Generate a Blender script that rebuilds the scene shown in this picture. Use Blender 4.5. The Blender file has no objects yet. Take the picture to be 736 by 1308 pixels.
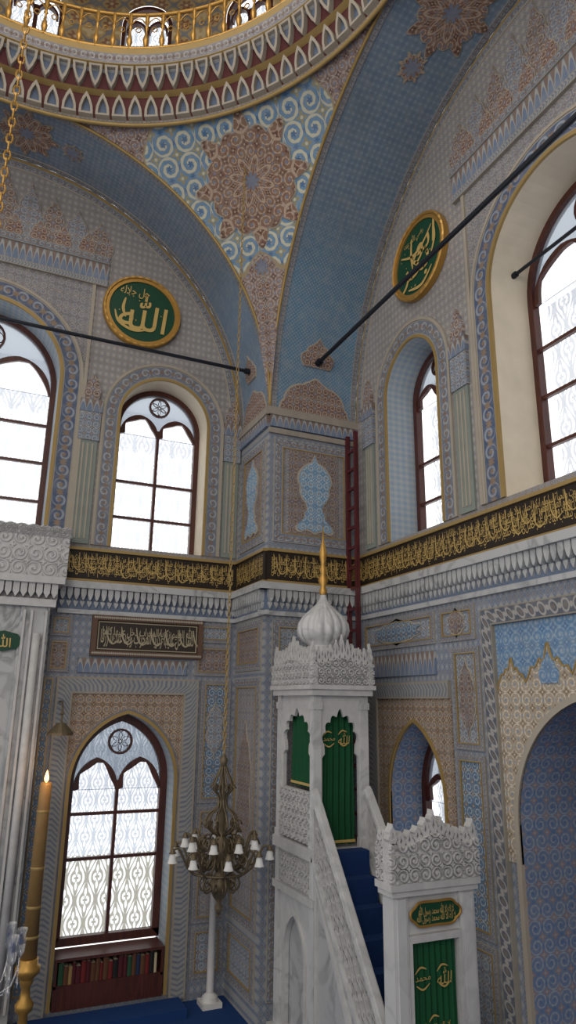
import bpy, bmesh, math, random
from mathutils import Vector, Matrix
from mathutils.geometry import tessellate_polygon
random.seed(3)
PI = math.pi
scene = bpy.context.scene
COL = scene.collection
try:
    scene.view_settings.view_transform = 'Standard'
except Exception: pass

# ------------------------------------------------------------------ the place, in metres
CX, CY, R = -0.4, 4.8, 4.0          # dome centre and arch radius
XP, YP = 3.6, 8.8                   # corner pier faces
WX, WY = 5.07, 10.0                 # right wall, left wall
ZS = 8.02                           # springing of the great arches
ZC = 3.76
FPX, PITCH, YAW, ROLL = 880.0, math.radians(15.55), math.radians(24), 0.013

cf = Vector((math.sin(YAW)*math.cos(PITCH), math.cos(YAW)*math.cos(PITCH), math.sin(PITCH)))
cr0 = Vector((math.cos(YAW), -math.sin(YAW), 0))
cu0 = cr0.cross(cf)
cr = cr0*math.cos(ROLL) + cu0*math.sin(ROLL)
cu = cu0*math.cos(ROLL) - cr0*math.sin(ROLL)
cam = bpy.data.cameras.new('camera'); camo = bpy.data.objects.new('camera', cam); COL.objects.link(camo)
m = Matrix((cr, cu, -cf)).transposed().to_4x4(); m.translation = Vector((0, 0, ZC)); camo.matrix_world = m
cam.sensor_fit = 'VERTICAL'; cam.sensor_height = 24; cam.lens = FPX/1308*24; cam.clip_start = .05
scene.camera = camo
def ray(px, py): return cf + cr*((px-368)/FPX) + cu*((654-py)/FPX)
def LA(px, py, Y=WY):
    d = ray(px, py); t = Y/d.y; return (d.x*t, ZC+d.z*t)
def RA(px, py, X=WX):
    d = ray(px, py); t = X/d.x; return (10-d.y*t, ZC+d.z*t)

# ------------------------------------------------------------------ node language for painted patterns
NT = None
class S:
    def __init__(s, k): s.k = k
    def __add__(s, o): return M('ADD', s, o)
    __radd__ = __add__
    def __mul__(s, o): return M('MULTIPLY', s, o)
    __rmul__ = __mul__
    def __sub__(s, o): return M('SUBTRACT', s, o)
    def __rsub__(s, o): return M('SUBTRACT', o, s)
def put(inp, x):
    if isinstance(x, S): NT.links.new(x.k, inp)
    elif isinstance(x, bpy.types.NodeSocket): NT.links.new(x, inp)
    else: inp.default_value = x
def M(op, *a, clamp=False):
    n = NT.nodes.new('ShaderNodeMath'); n.operation = op; n.use_clamp = clamp
    for i, x in enumerate(a): put(n.inputs[i], x)
    return S(n.outputs[0])
def st(x, w=.06): return M('MULTIPLY_ADD', x, 1/w, .5, clamp=True)
def mixc(f, a, b):
    n = NT.nodes.new('ShaderNodeMix'); n.data_type = 'RGBA'
    put(n.inputs[0], f); put(n.inputs[6], a); put(n.inputs[7], b)
    return n.outputs[2]
def sin(x): return M('SINE', x)
def cos(x): return M('COSINE', x)
def ab(x): return M('ABSOLUTE', x)
def fr(x): return M('FRACT', x)
def pp(x): return M('PINGPONG', x, 1.0)
def polar(a, b): return M('SQRT', a*a+b*b), M('ARCTAN2', b, a)
def hx(s):
    s = s.lstrip('#'); o = []
    for i in (0, 2, 4):
        c = int(s[i:i+2], 16)/255
        o.append(c/12.92 if c <= .04045 else ((c+.055)/1.055)**2.4)
    return (*o, 1)
def begin(name):
    global NT
    mt = bpy.data.materials.new(name); mt.use_nodes = True; NT = mt.node_tree
    NT.nodes.clear()
    return mt
def uvs():
    n = NT.nodes.new('ShaderNodeUVMap'); s = NT.nodes.new('ShaderNodeSeparateXYZ')
    NT.links.new(n.outputs[0], s.inputs[0]); return S(s.outputs[0]), S(s.outputs[1])
def noise(scale, detail=4, dist=0, stretch=None):
    t = NT.nodes.new('ShaderNodeTexCoord'); n = NT.nodes.new('ShaderNodeTexNoise')
    n.inputs['Scale'].default_value = scale; n.inputs['Detail'].default_value = detail; n.inputs['Distortion'].default_value = dist
    if stretch:
        mp = NT.nodes.new('ShaderNodeMapping'); mp.inputs['Scale'].default_value = stretch
        NT.links.new(t.outputs['Object'], mp.inputs[0]); NT.links.new(mp.outputs[0], n.inputs['Vector'])
    else: NT.links.new(t.outputs['Object'], n.inputs['Vector'])
    return S(n.outputs[0])
def finish(mt, col, rough=.7, metal=0, emis=None, spec=.3):
    b = NT.nodes.new('ShaderNodeBsdfPrincipled'); o = NT.nodes.new('ShaderNodeOutputMaterial')
    put(b.inputs['Base Color'], col); b.inputs['Roughness'].default_value = rough; b.inputs['Metallic'].default_value = metal
    b.inputs['Specular IOR Level'].default_value = spec
    if emis:
        b.inputs['Emission Color'].default_value = emis[0]; b.inputs['Emission Strength'].default_value = emis[1]
    NT.links.new(b.outputs[0], o.inputs[0]); return mt

def p_damask(u, v, c):
    s = cos(u*(2*PI)) + cos(v*(2*PI))
    col = mixc(st(.3-ab(s), .25), c[0], c[3])
    r, t = polar(fr(u)-.5, fr(v)-.5)
    col = mixc(st(cos(t*6.0)*.07+.21-r, .05), col, c[1])
    col = mixc(st(.07-r, .04), col, c[2])
    r, t = polar(fr(u+.5)-.5, fr(v+.5)-.5)
    return mixc(st(cos(t*4.0)*.08+.2-r, .05), col, c[2])
def p_scroll(u, v, c, thr=.6, lthr=.5):
    # mirrored vine scrolls with leaves budding off the vine and small flowers between
    pu = pp(u)-.5; pv = pp(v)-.5
    r, t = polar(pu, pv)
    line = sin(t+r*21.0)
    leaf = st(sin(t*9.0+r*14.0)*.5+line*.6-lthr, .25)*st(.5-r, .05)*st(r-.1, .04)
    col = mixc(leaf, c[0], c[2])
    r2, t2 = polar(pp(u*2.0+.5)-.5, pp(v*2.0+.5)-.5)
    col = mixc(st(cos(t2*6.0)*.09+.2-r2, .06)*st(r-.4, .06), col, c[3])
    col = mixc(st(line+sin(t*7.0)*.25-thr, .4)*st(.5-r, .04), col, c[1])
    col = mixc(st(cos(t*5.0)*.035+.11-r, .03), col, c[3])
    r, t = polar(.5-ab(pu), .5-ab(pv))
    col = mixc(st(cos(t*4.0)*.07+.19-r, .05), col, c[2])
    return mixc(st(.07-r, .03), col, c[1])
def p_border(u, v, c):
    pu = pp(u*1.1)-.5; pv = (v-.5)*1.15
    r, t = polar(pu, pv)
    col = mixc(st(sin(t+r*19.0)-.2, .5)*st(.44-r, .05), c[0], c[1])
    col = mixc(st(cos(t*5.0)*.04+.13-r, .04), col, c[2])
    r, t = polar(.5-ab(pu), pv)
    col = mixc(st(cos(t*6.0)*.06+.2-r, .05), col, c[2])
    return mixc(st(ab(v-.5)-.42, .03), col, c[3])
def p_chevron(u, v, c):
    z = fr(u*2.2+ab(v-.5)*1.4)
    col = mixc(st(z-.5, .15), c[0], c[1])
    col = mixc(st(.1-ab(z-.25), .06), col, c[2])
    return mixc(st(ab(v-.5)-.38, .03), col, c[3])
def p_chain(u, v, c):
    pu = fr(u*1.2)-.5; pv = v-.5
    r, t = polar(pu, pv*.9)
    col = mixc(st(.06-ab(r-.3), .04), c[0], c[1])
    col = mixc(st(cos(t*6.0)*.05+.14-r, .04), col, c[2])
    r, t = polar(.5-ab(pu), pv)
    col = mixc(st(.16-r, .05), col, c[1])
    return mixc(st(ab(pv)-.42, .03), col, c[3])
def p_tulip(u, v, c):
    pu = ab(fr(u)-.5)*2.0
    h = 1.0-pu*pu
    col = mixc(st(h-v*1.05, .06), c[0], c[1])
    col = mixc(st(h*.8-.12-v, .06), col, c[2])
    pu = ab(fr(u+.5)-.5)*2.0
    return mixc(st((1.0-pu*1.6)-(1.0-v)*1.4, .08), col, c[3])
def p_lozenge(u, v, c):
    a = ab(fr(u+v)-.5); b = ab(fr(u-v)-.5)
    col = mixc(st(M('MAXIMUM', a, b)-.42, .08), c[0], c[1])
    col = mixc(st(.16-M('MAXIMUM', a, b), .06), col, c[2])
    return mixc(st(.06-M('MAXIMUM', a, b), .05), col, c[3])
def p_kaleid(u, v, c):
    r, t = polar(u, v)
    col = p_scroll(r*5.0+.5, t*(8/PI), c)
    k = ab(fr(r*2.0+cos(t*8.0)*.18)-.5)
    col = mixc(st(.045-k, .03), col, c[1])
    return mixc(st(cos(t*8.0)*.03+.1-r, .02), col, c[3])
STY = dict(damask=p_damask, scroll=p_scroll, border=p_border, chevron=p_chevron, chain=p_chain, tulip=p_tulip, lozenge=p_lozenge, kaleid=p_kaleid)
def wear(col, k):
    n = noise(1.3, 5)
    col = mixc(M('MULTIPLY_ADD', n, 1.8, -.55, clamp=True)*k, col, hx('494541'))
    n2 = noise(9, 4)
    return mixc(M('MULTIPLY_ADD', n2, 2.0, -.8, clamp=True)*k, col, hx('aaa399'))
def pm(name, style, cols, cu_=.2, cv_=None, rough=.75, mott=.32):
    mt = begin(name); u, v = uvs()
    col = STY[style](u*(1/cu_), v*(1/(cv_ or cu_)), [hx(x) for x in cols])
    return finish(mt, wear(col, mott), rough)
def sofmat(name, lo, hi, c, b0):
    mt = begin(name); u, v = uvs()
    a = p_lozenge(u*(1/c), v*(1/c), [hx(x) for x in lo])
    b = p_damask(u*(1/(c*1.4)), v*(1/(c*1.4)), [hx(x) for x in hi])
    return finish(mt, wear(mixc(st(v-b0+sin(u*9.0)*.08, .9), a, b), .34), .75)
def plain(name, c, rough=.6, metal=0, mott=.15, dark='201c1a', sc=4, **k):
    mt = begin(name); n = noise(sc, 5)
    col = mixc(M('MULTIPLY_ADD', n, 2.0, -.7, clamp=True)*mott, hx(c), hx(dark))
    return finish(mt, col, rough, metal, **k)
def marble(name, c, vein, amt=.6):
    mt = begin(name); n = noise(1.6, 7, 1.6)
    v = 1.0-M('MULTIPLY', ab(n-.5), 14.0, clamp=True)
    n2 = noise(.9, 3, .5)
    col = mixc(M('MULTIPLY', v*amt, M('MULTIPLY_ADD', n2, 2.5, -.7, clamp=True)), hx(c), hx(vein))
    return finish(mt, col, .35, spec=.5)
def wood(name, c1, c2):
    mt = begin(name); n = noise(6, 5, .6, (6, 6, .6))
    return finish(mt, mixc(M('MULTIPLY_ADD', n, 2.2, -.6, clamp=True), hx(c1), hx(c2)), .4, spec=.5)

wallU = pm('painted_diaper_upper', 'damask', ['94908d', '7f7674', 'a59f98', '83828b'], .09, .115)
wallL = pm('painted_damask_lower', 'damask', ['828a98', '70707a', '98999a', '6c778a'], .09, .12)
sofB = sofmat('blue_arch_paint', ['71869b', '617892', '869aab', '979997'], ['6f7e8e', '637283', '818f9b', '727c8e'], .055, 2.4)
sofR = sofmat('blue_arch_lozenge', ['67859c', '577692', '8ca4b6', 'a5aba8'], ['6a7e90', '5b6f86', '7f8f9d', '6c7b8e'], .06, 2.8)
brown = pm('brown_arabesque', 'scroll', ['7f6053', 'b29f8b', '6c758a', '5c4038'], .12)
brownS = pm('brown_filigree_star', 'kaleid', ['7e5f4f', 'ac9581', '5f4238', '6f7688'], 1)
crestM = pm('muted_crest_arabesque', 'scroll', ['806c63', 'aea195', '747e90', '644d45'], .13)
crestG = pm('grey_crest_arabesque', 'scroll', ['7d828e', 'a9a6a2', '7e685e', '606b83'], .13)
cream = plain('cream_outline', 'a0978a', .7)
goldp = plain('gold_paint', '9a8150', .45, .2)
goldL = plain('gold_lettering', 'bc9f60', .45, .1, mott=.1)
gold = plain('gilt_metal', 'b98f4b', .38, .6, dark='6a4a1c')
bronze = plain('bronze_metal', '665a47', .45, .45, dark='2a241a')
bordA = pm('blue_floral_border', 'border', ['4a5873', '8a919d', '84705f', '9a9286'], 1)
bordB = pm('grey_floral_border', 'border', ['6a7282', '9a9b9d', '7a685d', '9a9286'], 1)
chev = pm('chevron_border', 'chevron', ['777d89', '91918f', '646b78', '938b80'], 1)
chain = pm('chain_border', 'chain', ['545b69', 'a09d9a', '706660', '8d877c'], 1)
tul = pm('tulip_row', 'tulip', ['6d7684', 'a19f9b', '68778f', '78645b'], .1, .2)
beige = pm('cream_ogee_arabesque', 'scroll', ['a29583', 'cbc0ae', '806f5c', '7e8997'], .15)
beigeB = pm('brown_spandrel_arabesque', 'scroll', ['8c7764', 'b9a690', '6b5547', '727c8c'], .12)
pink = pm('taupe_damask', 'scroll', ['827f83', 'a29b95', '6f6a72', '6c7a8f'], .12)
blueT = pm('blue_tile_arabesque', 'scroll', ['54728f', 'a4afb5', '7c6957', '3f5c82'], .12)
blueV = pm('blue_vase_arabesque', 'scroll', ['7395b2', 'b3c2ca', '587fa2', '968c7e'], .13)
greyT = pm('grey_tile_arabesque', 'scroll', ['7a8593', 'a9acae', '79675f', '5f7088'], .11)
brownF = pm('brown_panel_field', 'scroll', ['77665f', '9c8d84', '676e7f', '604d45'], .12)
niBlue = pm('soft_blue_field', 'scroll', ['6283a4', '86a0b8', '52739a', '93a2ae'], .15, mott=.3)
revB = pm('pale_blue_reveal', 'damask', ['98a8b6', '8095ab', 'b3b3ac', '9ea7b0'], .09)
revD = pm('soft_blue_floral_reveal', 'scroll', ['667c9e', '8f9dae', '957f7d', '54709a'], .15, mott=.25)
revC = plain('cream_reveal', 'd2c7b4', .7)
green = plain('green_field', '12402c', .5)
velvet = plain('green_velvet', '0f4a2c', .85, mott=.25, sc=12)
black = plain('dark_brown_field', '231a13', .55)
darkpan = plain('dark_panel_field', '2e2620', .5)
silver = plain('grey_lettering', 'a0957c', .5)
brownfr = plain('brown_frame_paint', '5d4537', .6)
marbW = marble('white_marble', 'bdbdbd', '828386', .6)
marbC = plain('carved_marble', 'bab9b8', .55, mott=.3, dark='717073', sc=10)
marbG = marble('veined_grey_marble', 'aaabac', '717275', .85)
woodD = wood('dark_red_wood', '56291f', '311612')
woodL = wood('ladder_wood', '5c1f22', '38131a')
carpet = plain('blue_carpet', '15386c', .95, mott=.35, sc=30, dark='0a1c3c')
carpet2 = plain('navy_carpet', '123060', .95, mott=.35, sc=30, dark='0a1c3c')
iron = plain('dark_iron', '23262e', .5, .4)
redp = plain('dark_red_band', '562a2b', .7)
bluegrey = plain('blue_grey_field', '667388', .7)
whitep = plain('white_paint', 'cccac8', .5)
candleM = plain('dull_brass_wax', '836840', .5, mott=.4, dark='5a4122', sc=7)
pilM = plain('greenish_pilaster', '7e867f', .7)
ringS = pm('grey_ring_scroll', 'border', ['82818a', 'a8a49e', '705e58', '9b8a69'], 1)
domeM = pm('ochre_dome_paint', 'damask', ['b39a6a', '8a5f48', 'cbb890', '7a7c82'], .4)
def mixshader(name, a, b, f):
    mt = begin(name); x = NT.nodes.new('ShaderNodeMixShader'); o = NT.nodes.new('ShaderNodeOutputMaterial')
    A, B = a(), b(); put(x.inputs[0], f() if callable(f) else f)
    NT.links.new(A.outputs[0], x.inputs[1]); NT.links.new(B.outputs[0], x.inputs[2]); NT.links.new(x.outputs[0], o.inputs[0]); return mt
def sh(kind, col, rough=None):
    def f():
        n = NT.nodes.new('ShaderNodeBsdf'+kind); n.inputs[0].default_value = col if len(col) == 4 else (*col, 1)
        if rough is not None: n.inputs['Roughness'].default_value = rough
        return n
    return f
glass = mixshader('window_glass', sh('Transparent', (.95, .97, 1)), sh('Glossy', (1, 1, 1), .1), .06)
dimglass = mixshader('dim_roundel_glass', sh('Transparent', (.5, .55, .6)), sh('Translucent', hx('8a9098')), .6)
crystal = mixshader('crystal', sh('Transparent', (.93, .94, .95)), sh('Glossy', (1, .98, .96), .08), .25)
milk = mixshader('pale_cup_glass', sh('Transparent', (.96, .97, .97)), sh('Diffuse', hx('f4f3f0')), .6)
valM = mixshader('pale_valance', sh('Transparent', (.97, .97, .98)), sh('Translucent', hx('c9ccd2')), .5)
def lacemask(k0):
    # tall ogee lattice with upright leaf motifs, like a wrought grille
    def f():
        u, v = uvs(); u = u*k0; v = v*(k0*.5)
        s = cos(u*(2*PI))+cos(v*(2*PI))
        k = st(.22-ab(s), .12)
        for o in (0.0, .5):
            a = fr(u+o)-.5; b = fr(v+o)-.5
            r, t = polar(a, b*.75)
            k = M('MAXIMUM', k, st(.05-ab(r-.2-cos(t*4.0)*.05), .03))
            k = M('MAXIMUM', k, st(cos(t*6.0)*.04+.08-r, .03))
            k = M('MAXIMUM', k, st(.035-ab(a), .02)*st(ab(b)-.3, .03))
        return k
    return f
lace = mixshader('white_lace_grille', sh('Transparent', (1, 1, 1)), sh('Translucent', hx('a9b0b9')), lacemask(4.3))
lace2 = mixshader('tinted_lace_grille', sh('Transparent', (.86, .9, .93)), sh('Translucent', hx('8f8d84')), lacemask(3.6))
sheer = mixshader('sheer_curtain', sh('Transparent', (1, 1, 1)), sh('Translucent', hx('c6c9cf')), lacemask(3.2))
def pendmat():
    mt = begin('pendentive_paint'); u, v = uvs()
    a = p_scroll(u*3.0, v*3.0, [hx(x) for x in ('6687a6', 'bdbcab', '8f8a70', '466890')], .2, .2)
    b = p_scroll(u*6.0, v*6.0, [hx(x) for x in ('86706a', 'ab9d92', '624a45', '76829a')])
    tip = -1.0-v+ab(u)*-.5
    cor = ab(u)*.9+v*.55-1.75
    k = M('MAXIMUM', tip, cor)+cos(u*12.0)*.05+cos(v*12.0)*.05
    col = mixc(st(k, .03), a, b)
    col = mixc(st(.02-ab(k), .015), col, hx('97876a'))
    return finish(mt, wear(col, .3), .75)
pend = pendmat()

# ------------------------------------------------------------------ mesh building
class MB:
    def __init__(s): s.v = []; s.f = []; s.uv = []; s.mi = []
    def add(s, vs, fs, uv=None, mi=0):
        k = len(s.v); s.v += [tuple(p) for p in vs]; s.uv += list(uv) if uv else [(0, 0)]*len(vs)
        for f in fs: s.f.append(tuple(i+k for i in f)); s.mi.append(mi)
WL = {}
def part(mb, name, mats, parent=None, label=None, smooth=False, local=False):
    me = bpy.data.meshes.new(name); me.from_pydata(mb.v, [], mb.f)
    if not isinstance(mats, (list, tuple)): mats = [mats]
    for x in mats: me.materials.append(x)
    ul = me.uv_layers.new(name='UVMap')
    for p in me.polygons:
        p.material_index = mb.mi[p.index]; p.use_smooth = smooth
        for li in p.loop_indices: ul.data[li].uv = mb.uv[me.loops[li].vertex_index]
    if smooth:
        b = bmesh.new(); b.from_mesh(me); bmesh.ops.remove_doubles(b, verts=b.verts, dist=1e-5); b.to_mesh(me); b.free()
    o = bpy.data.objects.new(name, me); COL.objects.link(o)
    if parent:
        o.parent = parent
        if not local: o.location = -WL.get(parent, Vector((0, 0, 0)))
    WL[o] = Vector((0, 0, 0))
    if label: o['label'] = label
    return o
def empty(name, loc, rz=0):
    o = bpy.data.objects.new(name, None); COL.objects.link(o); o.location = loc; o.rotation_euler = (0, 0, rz); o.empty_display_size = .1
    WL[o] = Vector(loc); return o
def tag(o, label, cat, group=None, kind=None):
    o['label'] = label; o['category'] = cat
    if group: o['group'] = group
    if kind: o['kind'] = kind
    return o
def struct(mb, name, mats, label, cat, smooth=False): return tag(part(mb, name, mats, smooth=smooth), label, cat, kind='structure')

def catmull(p, k=5):
    o = []
    for i in range(len(p)-1):
        a, b, c, d = p[max(0, i-1)], p[i], p[i+1], p[min(len(p)-1, i+2)]
        for q in range(k):
            t = q/k
            o.append(tuple(.5*((2*b[j])+(c[j]-a[j])*t+(2*a[j]-5*b[j]+4*c[j]-d[j])*t*t+(3*b[j]-a[j]-3*c[j]+d[j])*t**3) for j in (0, 1)))
    return o+[p[-1]]
def tri(polys):
    pts = [p for q in polys for p in q]
    t = tessellate_polygon([[Vector((p[0], p[1], 0)) for p in q] for q in polys])
    out = []
    for f in t:
        a, b, c = (pts[i] for i in f)
        A = (b[0]-a[0])*(c[1]-a[1])-(b[1]-a[1])*(c[0]-a[0])
        if abs(A) < 1e-10: continue
        out.append(tuple(f) if A > 0 else (f[0], f[2], f[1]))
    return pts, out
def plate(mb, F, poly, c0, c1, holes=(), mi=0, uvf=None, sides=True):
    uvf = uvf or (lambda a, b: (a, b))
    pts, fs = tri([poly]+list(holes))
    mb.add([F(a, b, c1) for a, b in pts], fs, [uvf(a, b) for a, b in pts], mi)
    if sides and c0 != c1:
        for q in [poly]+list(holes):
            n = len(q)
            for i in range(n):
                p, r = q[i], q[(i+1) % n]
                mb.add([F(*p, c0), F(*r, c0), F(*r, c1), F(*p, c1)], [(0, 1, 2, 3)], [uvf(*p), uvf(*r), uvf(*r), uvf(*p)], mi)
def band(mb, F, p1, p2, c0, c1, closed=False, mi=0, uw=None):
    n = len(p1); L = 0; idx = list(range(n if closed else n-1))
    w = uw or sum(math.dist(a, b) for a, b in zip(p1, p2))/n or .1
    for i in idx:
        j = (i+1) % n
        m0 = ((p1[i][0]+p2[i][0])/2, (p1[i][1]+p2[i][1])/2); m1 = ((p1[j][0]+p2[j][0])/2, (p1[j][1]+p2[j][1])/2)
        l = math.dist(m0, m1); u0, u1 = L/w, (L+l)/w; L += l
        k = max(1, int(l/.4)) if l > .6 else 1
        for q in range(k):
            s, e = q/k, (q+1)/k
            lp = lambda A, B, x: (A[0]+(B[0]-A[0])*x, A[1]+(B[1]-A[1])*x)
            a, b, c, d = lp(p1[i], p1[j], s), lp(p1[i], p1[j], e), lp(p2[i], p2[j], e), lp(p2[i], p2[j], s)
            us, ue = u0+(u1-u0)*s, u0+(u1-u0)*e
            mb.add([F(*a, c1), F(*b, c1), F(*c, c1), F(*d, c1)], [(0, 1, 2, 3)], [(us, 0), (ue, 0), (ue, 1), (us, 1)], mi)
            if c0 != c1:
                mb.add([F(*a, c0), F(*b, c0), F(*b, c1), F(*a, c1)], [(0, 1, 2, 3)], [(us, 0), (ue, 0), (ue, .03), (us, .03)], mi)
                mb.add([F(*d, c0), F(*c, c0), F(*c, c1), F(*d, c1)], [(0, 1, 2, 3)], [(us, 1), (ue, 1), (ue, .97), (us, .97)], mi)
    if not closed and c0 != c1:
        for i in (0, n-1):
            a, d = p1[i], p2[i]
            mb.add([F(*a, c0), F(*d, c0), F(*d, c1), F(*a, c1)], [(0, 1, 2, 3)], None, mi)
def boxf(mb, F, a0, a1, b0, b1, c0, c1, mi=0):
    v = [F(a, b, c) for c in (c0, c1) for b in (b0, b1) for a in (a0, a1)]
    uv = [(a, b) for c in (c0, c1) for b in (b0, b1) for a in (a0, a1)]
    mb.add(v, [(4, 5, 7, 6), (1, 0, 2, 3), (0, 4, 6, 2), (5, 1, 3, 7), (6, 7, 3, 2), (0, 1, 5, 4)], uv, mi)
def box(mb, x0, x1, y0, y1, z0, z1, mi=0):
    F = lambda a, b, c: (a, -c, b)
    boxf(mb, F, x0, x1, z0, z1, -y1, -y0, mi)
def boxpart(name, mat, parent, *dims, F=None):
    mb = MB(); (boxf(mb, F, *dims) if F else box(mb, *dims)); return part(mb, name, mat, parent)
def rectp(a0, a1, b0, b1): return [(a0, b0), (a1, b0), (a1, b1), (a0, b1)]
def rframe(mb, F, a0, a1, b0, b1, w, c0, c1): band(mb, F, rectp(a0, a1, b0, b1), rectp(a0-w, a1+w, b0-w, b1+w), c0, c1, True, uw=w)
def arch(a0, a1, b0, bs, bt, n=14):
    ac = (a0+a1)/2; hw = ac-a0; h = bt-bs; r = (h*h+hw*hw)/(2*hw)
    th = math.atan2(h, ac-a0-r)
    L = [(a0+r+r*math.cos(PI+(th-PI)*i/n), bs+r*math.sin(PI+(th-PI)*i/n)) for i in range(n+1)]
    return [(a0, b0)]+L+[(2*ac-a, b) for a, b in reversed(L[:-1])]+[(a1, b0)]
def circle(ca, cb, r, n=20): return [(ca+r*math.cos(2*PI*i/n), cb+r*math.sin(2*PI*i/n)) for i in range(n)]
def lathe(mb, prof, c=(0, 0, 0), n=24, mi=0):
    vs = []; uv = []
    for j, (r, z) in enumerate(prof):
        for i in range(n+1):
            t = 2*PI*i/n; vs.append((c[0]+r*math.cos(t), c[1]+r*math.sin(t), c[2]+z)); uv.append((i/n*2*PI*max(r, .05), z))
    fs = [(j*(n+1)+i, j*(n+1)+i+1, (j+1)*(n+1)+i+1, (j+1)*(n+1)+i) for j in range(len(prof)-1) for i in range(n)]
    mb.add(vs, fs, uv, mi)
def tube(mb, pts, r, n=7, closed=False, mi=0):
    pts = [Vector(p) for p in pts]; N = len(pts); rs = r if isinstance(r, (list, tuple)) else [r]*N
    vs = []; ref = None
    for i in range(N):
        a = pts[(i-1) % N] if closed or i > 0 else pts[i]; b = pts[(i+1) % N] if closed or i < N-1 else pts[i]
        t = (b-a).normalized()
        if ref is None: ref = Vector((0, 0, 1)) if abs(t.z) < .9 else Vector((1, 0, 0))
        x = (ref-t*ref.dot(t)).normalized(); ref = x; y = t.cross(x)
        for k in range(n):
            q = 2*PI*k/n; vs.append(pts[i]+(x*math.cos(q)+y*math.sin(q))*rs[i])
    fs = []
    for i in range(N if closed else N-1):
        j = (i+1) % N
        for k in range(n): fs.append((i*n+k, i*n+(k+1) % n, j*n+(k+1) % n, j*n+k))
    if not closed: fs += [tuple(range(n))[::-1], tuple((N-1)*n+k for k in range(n))]
    mb.add(vs, fs, [(0, 0)]*len(vs), mi)
def blob(mb, F, rad, ca, cb, c, nr=6, nt=64, mi=0):
    vs = [F(ca, cb, c)]; uv = [(0, 0)]
    for j in range(1, nr+1):
        for i in range(nt):
            t = 2*PI*i/nt; ra, rb = rad(t); a, b = ra*j/nr, rb*j/nr
            vs.append(F(ca+a, cb+b, c)); uv.append((a, b))
    fs = [(0, 1+i, 1+(i+1) % nt) for i in range(nt)]
    for j in range(nr-1):
        for i in range(nt): fs.append((1+j*nt+i, 1+(j+1)*nt+i, 1+(j+1)*nt+(i+1) % nt, 1+j*nt+(i+1) % nt))
    mb.add(vs, fs, uv, mi)
def arab(u, v):
    f = lambda x: abs((x % 2)-1)-.5
    pu, pv = f(u), f(v); r = math.hypot(pu, pv); t = math.atan2(pv, pu)
    h = max(0, min(1, .5+1.6*math.sin(t+r*21))) if r < .48 else 0
    if r < .1+.04*math.cos(5*t): h = 1
    d = math.hypot(.5-abs(pu), .5-abs(pv)); q = math.atan2(.5-abs(pv), .5-abs(pu)+1e-6)
    if d < .16+.06*math.cos(4*q): h = 1
    return h
def relief(mb, F, a0, a1, b0, topf, c0, amp, cell, na, nb, cback=0):
    vs = []; uv = []
    for j in range(nb+1):
        for i in range(na+1):
            a = a0+(a1-a0)*i/na; b = b0+(topf(i/na)-b0)*j/nb
            e = min(i, na-i, j, nb-j) == 0
            vs.append(F(a, b, c0+(0 if e else amp*arab((a-(a0+a1)/2)/cell+.5, (b-b0)/cell)))); uv.append((a, b))
    fs = [(j*(na+1)+i, j*(na+1)+i+1, (j+1)*(na+1)+i+1, (j+1)*(na+1)+i) for j in range(nb) for i in range(na)]
    mb.add(vs, fs, uv)
    rim = [(a0+(a1-a0)*i/na, topf(i/na)) for i in range(na+1)]
    out = [(a0, b0)]+rim+[(a1, b0)]
    for p, q in zip(out, out[1:]+out[:1]): mb.add([F(*p, cback), F(*q, cback), F(*q, c0), F(*p, c0)], [(0, 1, 2, 3)])
    pts, fs = tri([out]); mb.add([F(a, b, cback) for a, b in pts], fs)
def leafplate(mb, F, ca, b0, w, h, c0, c1):
    pr = [(-.28, 0), (-.34, .12), (-.5, .26), (-.46, .42), (-.3, .46), (-.36, .6), (-.22, .74), (-.1, .8), (0, 1)]
    p = [(ca+x*w, b0+y*h) for x, y in pr]
    hole = [(ca+x*w, b0+y*h) for x, y in ((0, .2), (.14, .34), (.06, .5), (0, .66), (-.06, .5), (-.14, .34))]
    plate(mb, F, (p+[(2*ca-a, b) for a, b in reversed(p[:-1])])[::-1], c0, c1, [hole])

FL = lambda a, b, c: (a, WY-c, b)
FR = lambda a, b, c: (WX-c, 10-a, b)
FPF = lambda a, b, c: (a, YP-c, b)
FPL = lambda a, b, c: (XP-c, 10-a, b)
def SR(a, b, c): t = b/R; r = R-c; return (a, CY+r*math.cos(t), ZS+r*math.sin(t))
def SL(a, b, c): t = b/R; r = R-c; return (CX+r*math.cos(t), 10-a, ZS+r*math.sin(t))
RHO = R*math.sqrt(2)
_e0 = Vector((math.cos(math.radians(34))*math.sin(PI/4), math.cos(math.radians(34))*math.cos(PI/4), math.sin(math.radians(34))))
_er = Vector((math.cos(PI/4), -math.sin(PI/4), 0)); _eu = _er.cross(_e0)
def FPEN(a, b, c):
    d = math.hypot(a, b)
    dr = _e0 if d < 1e-6 else _e0*math.cos(d/RHO)+(_er*a+_eu*b)*(math.sin(d/RHO)/d)
    return Vector((CX, CY, ZS))+dr*(RHO-c)
def cone(r0, z0, k):
    def F(a, b, c):
        t = a/R; r = r0-b*k-c; return (CX+r*math.sin(t), CY+r*math.cos(t), z0+b)
    return F

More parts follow.
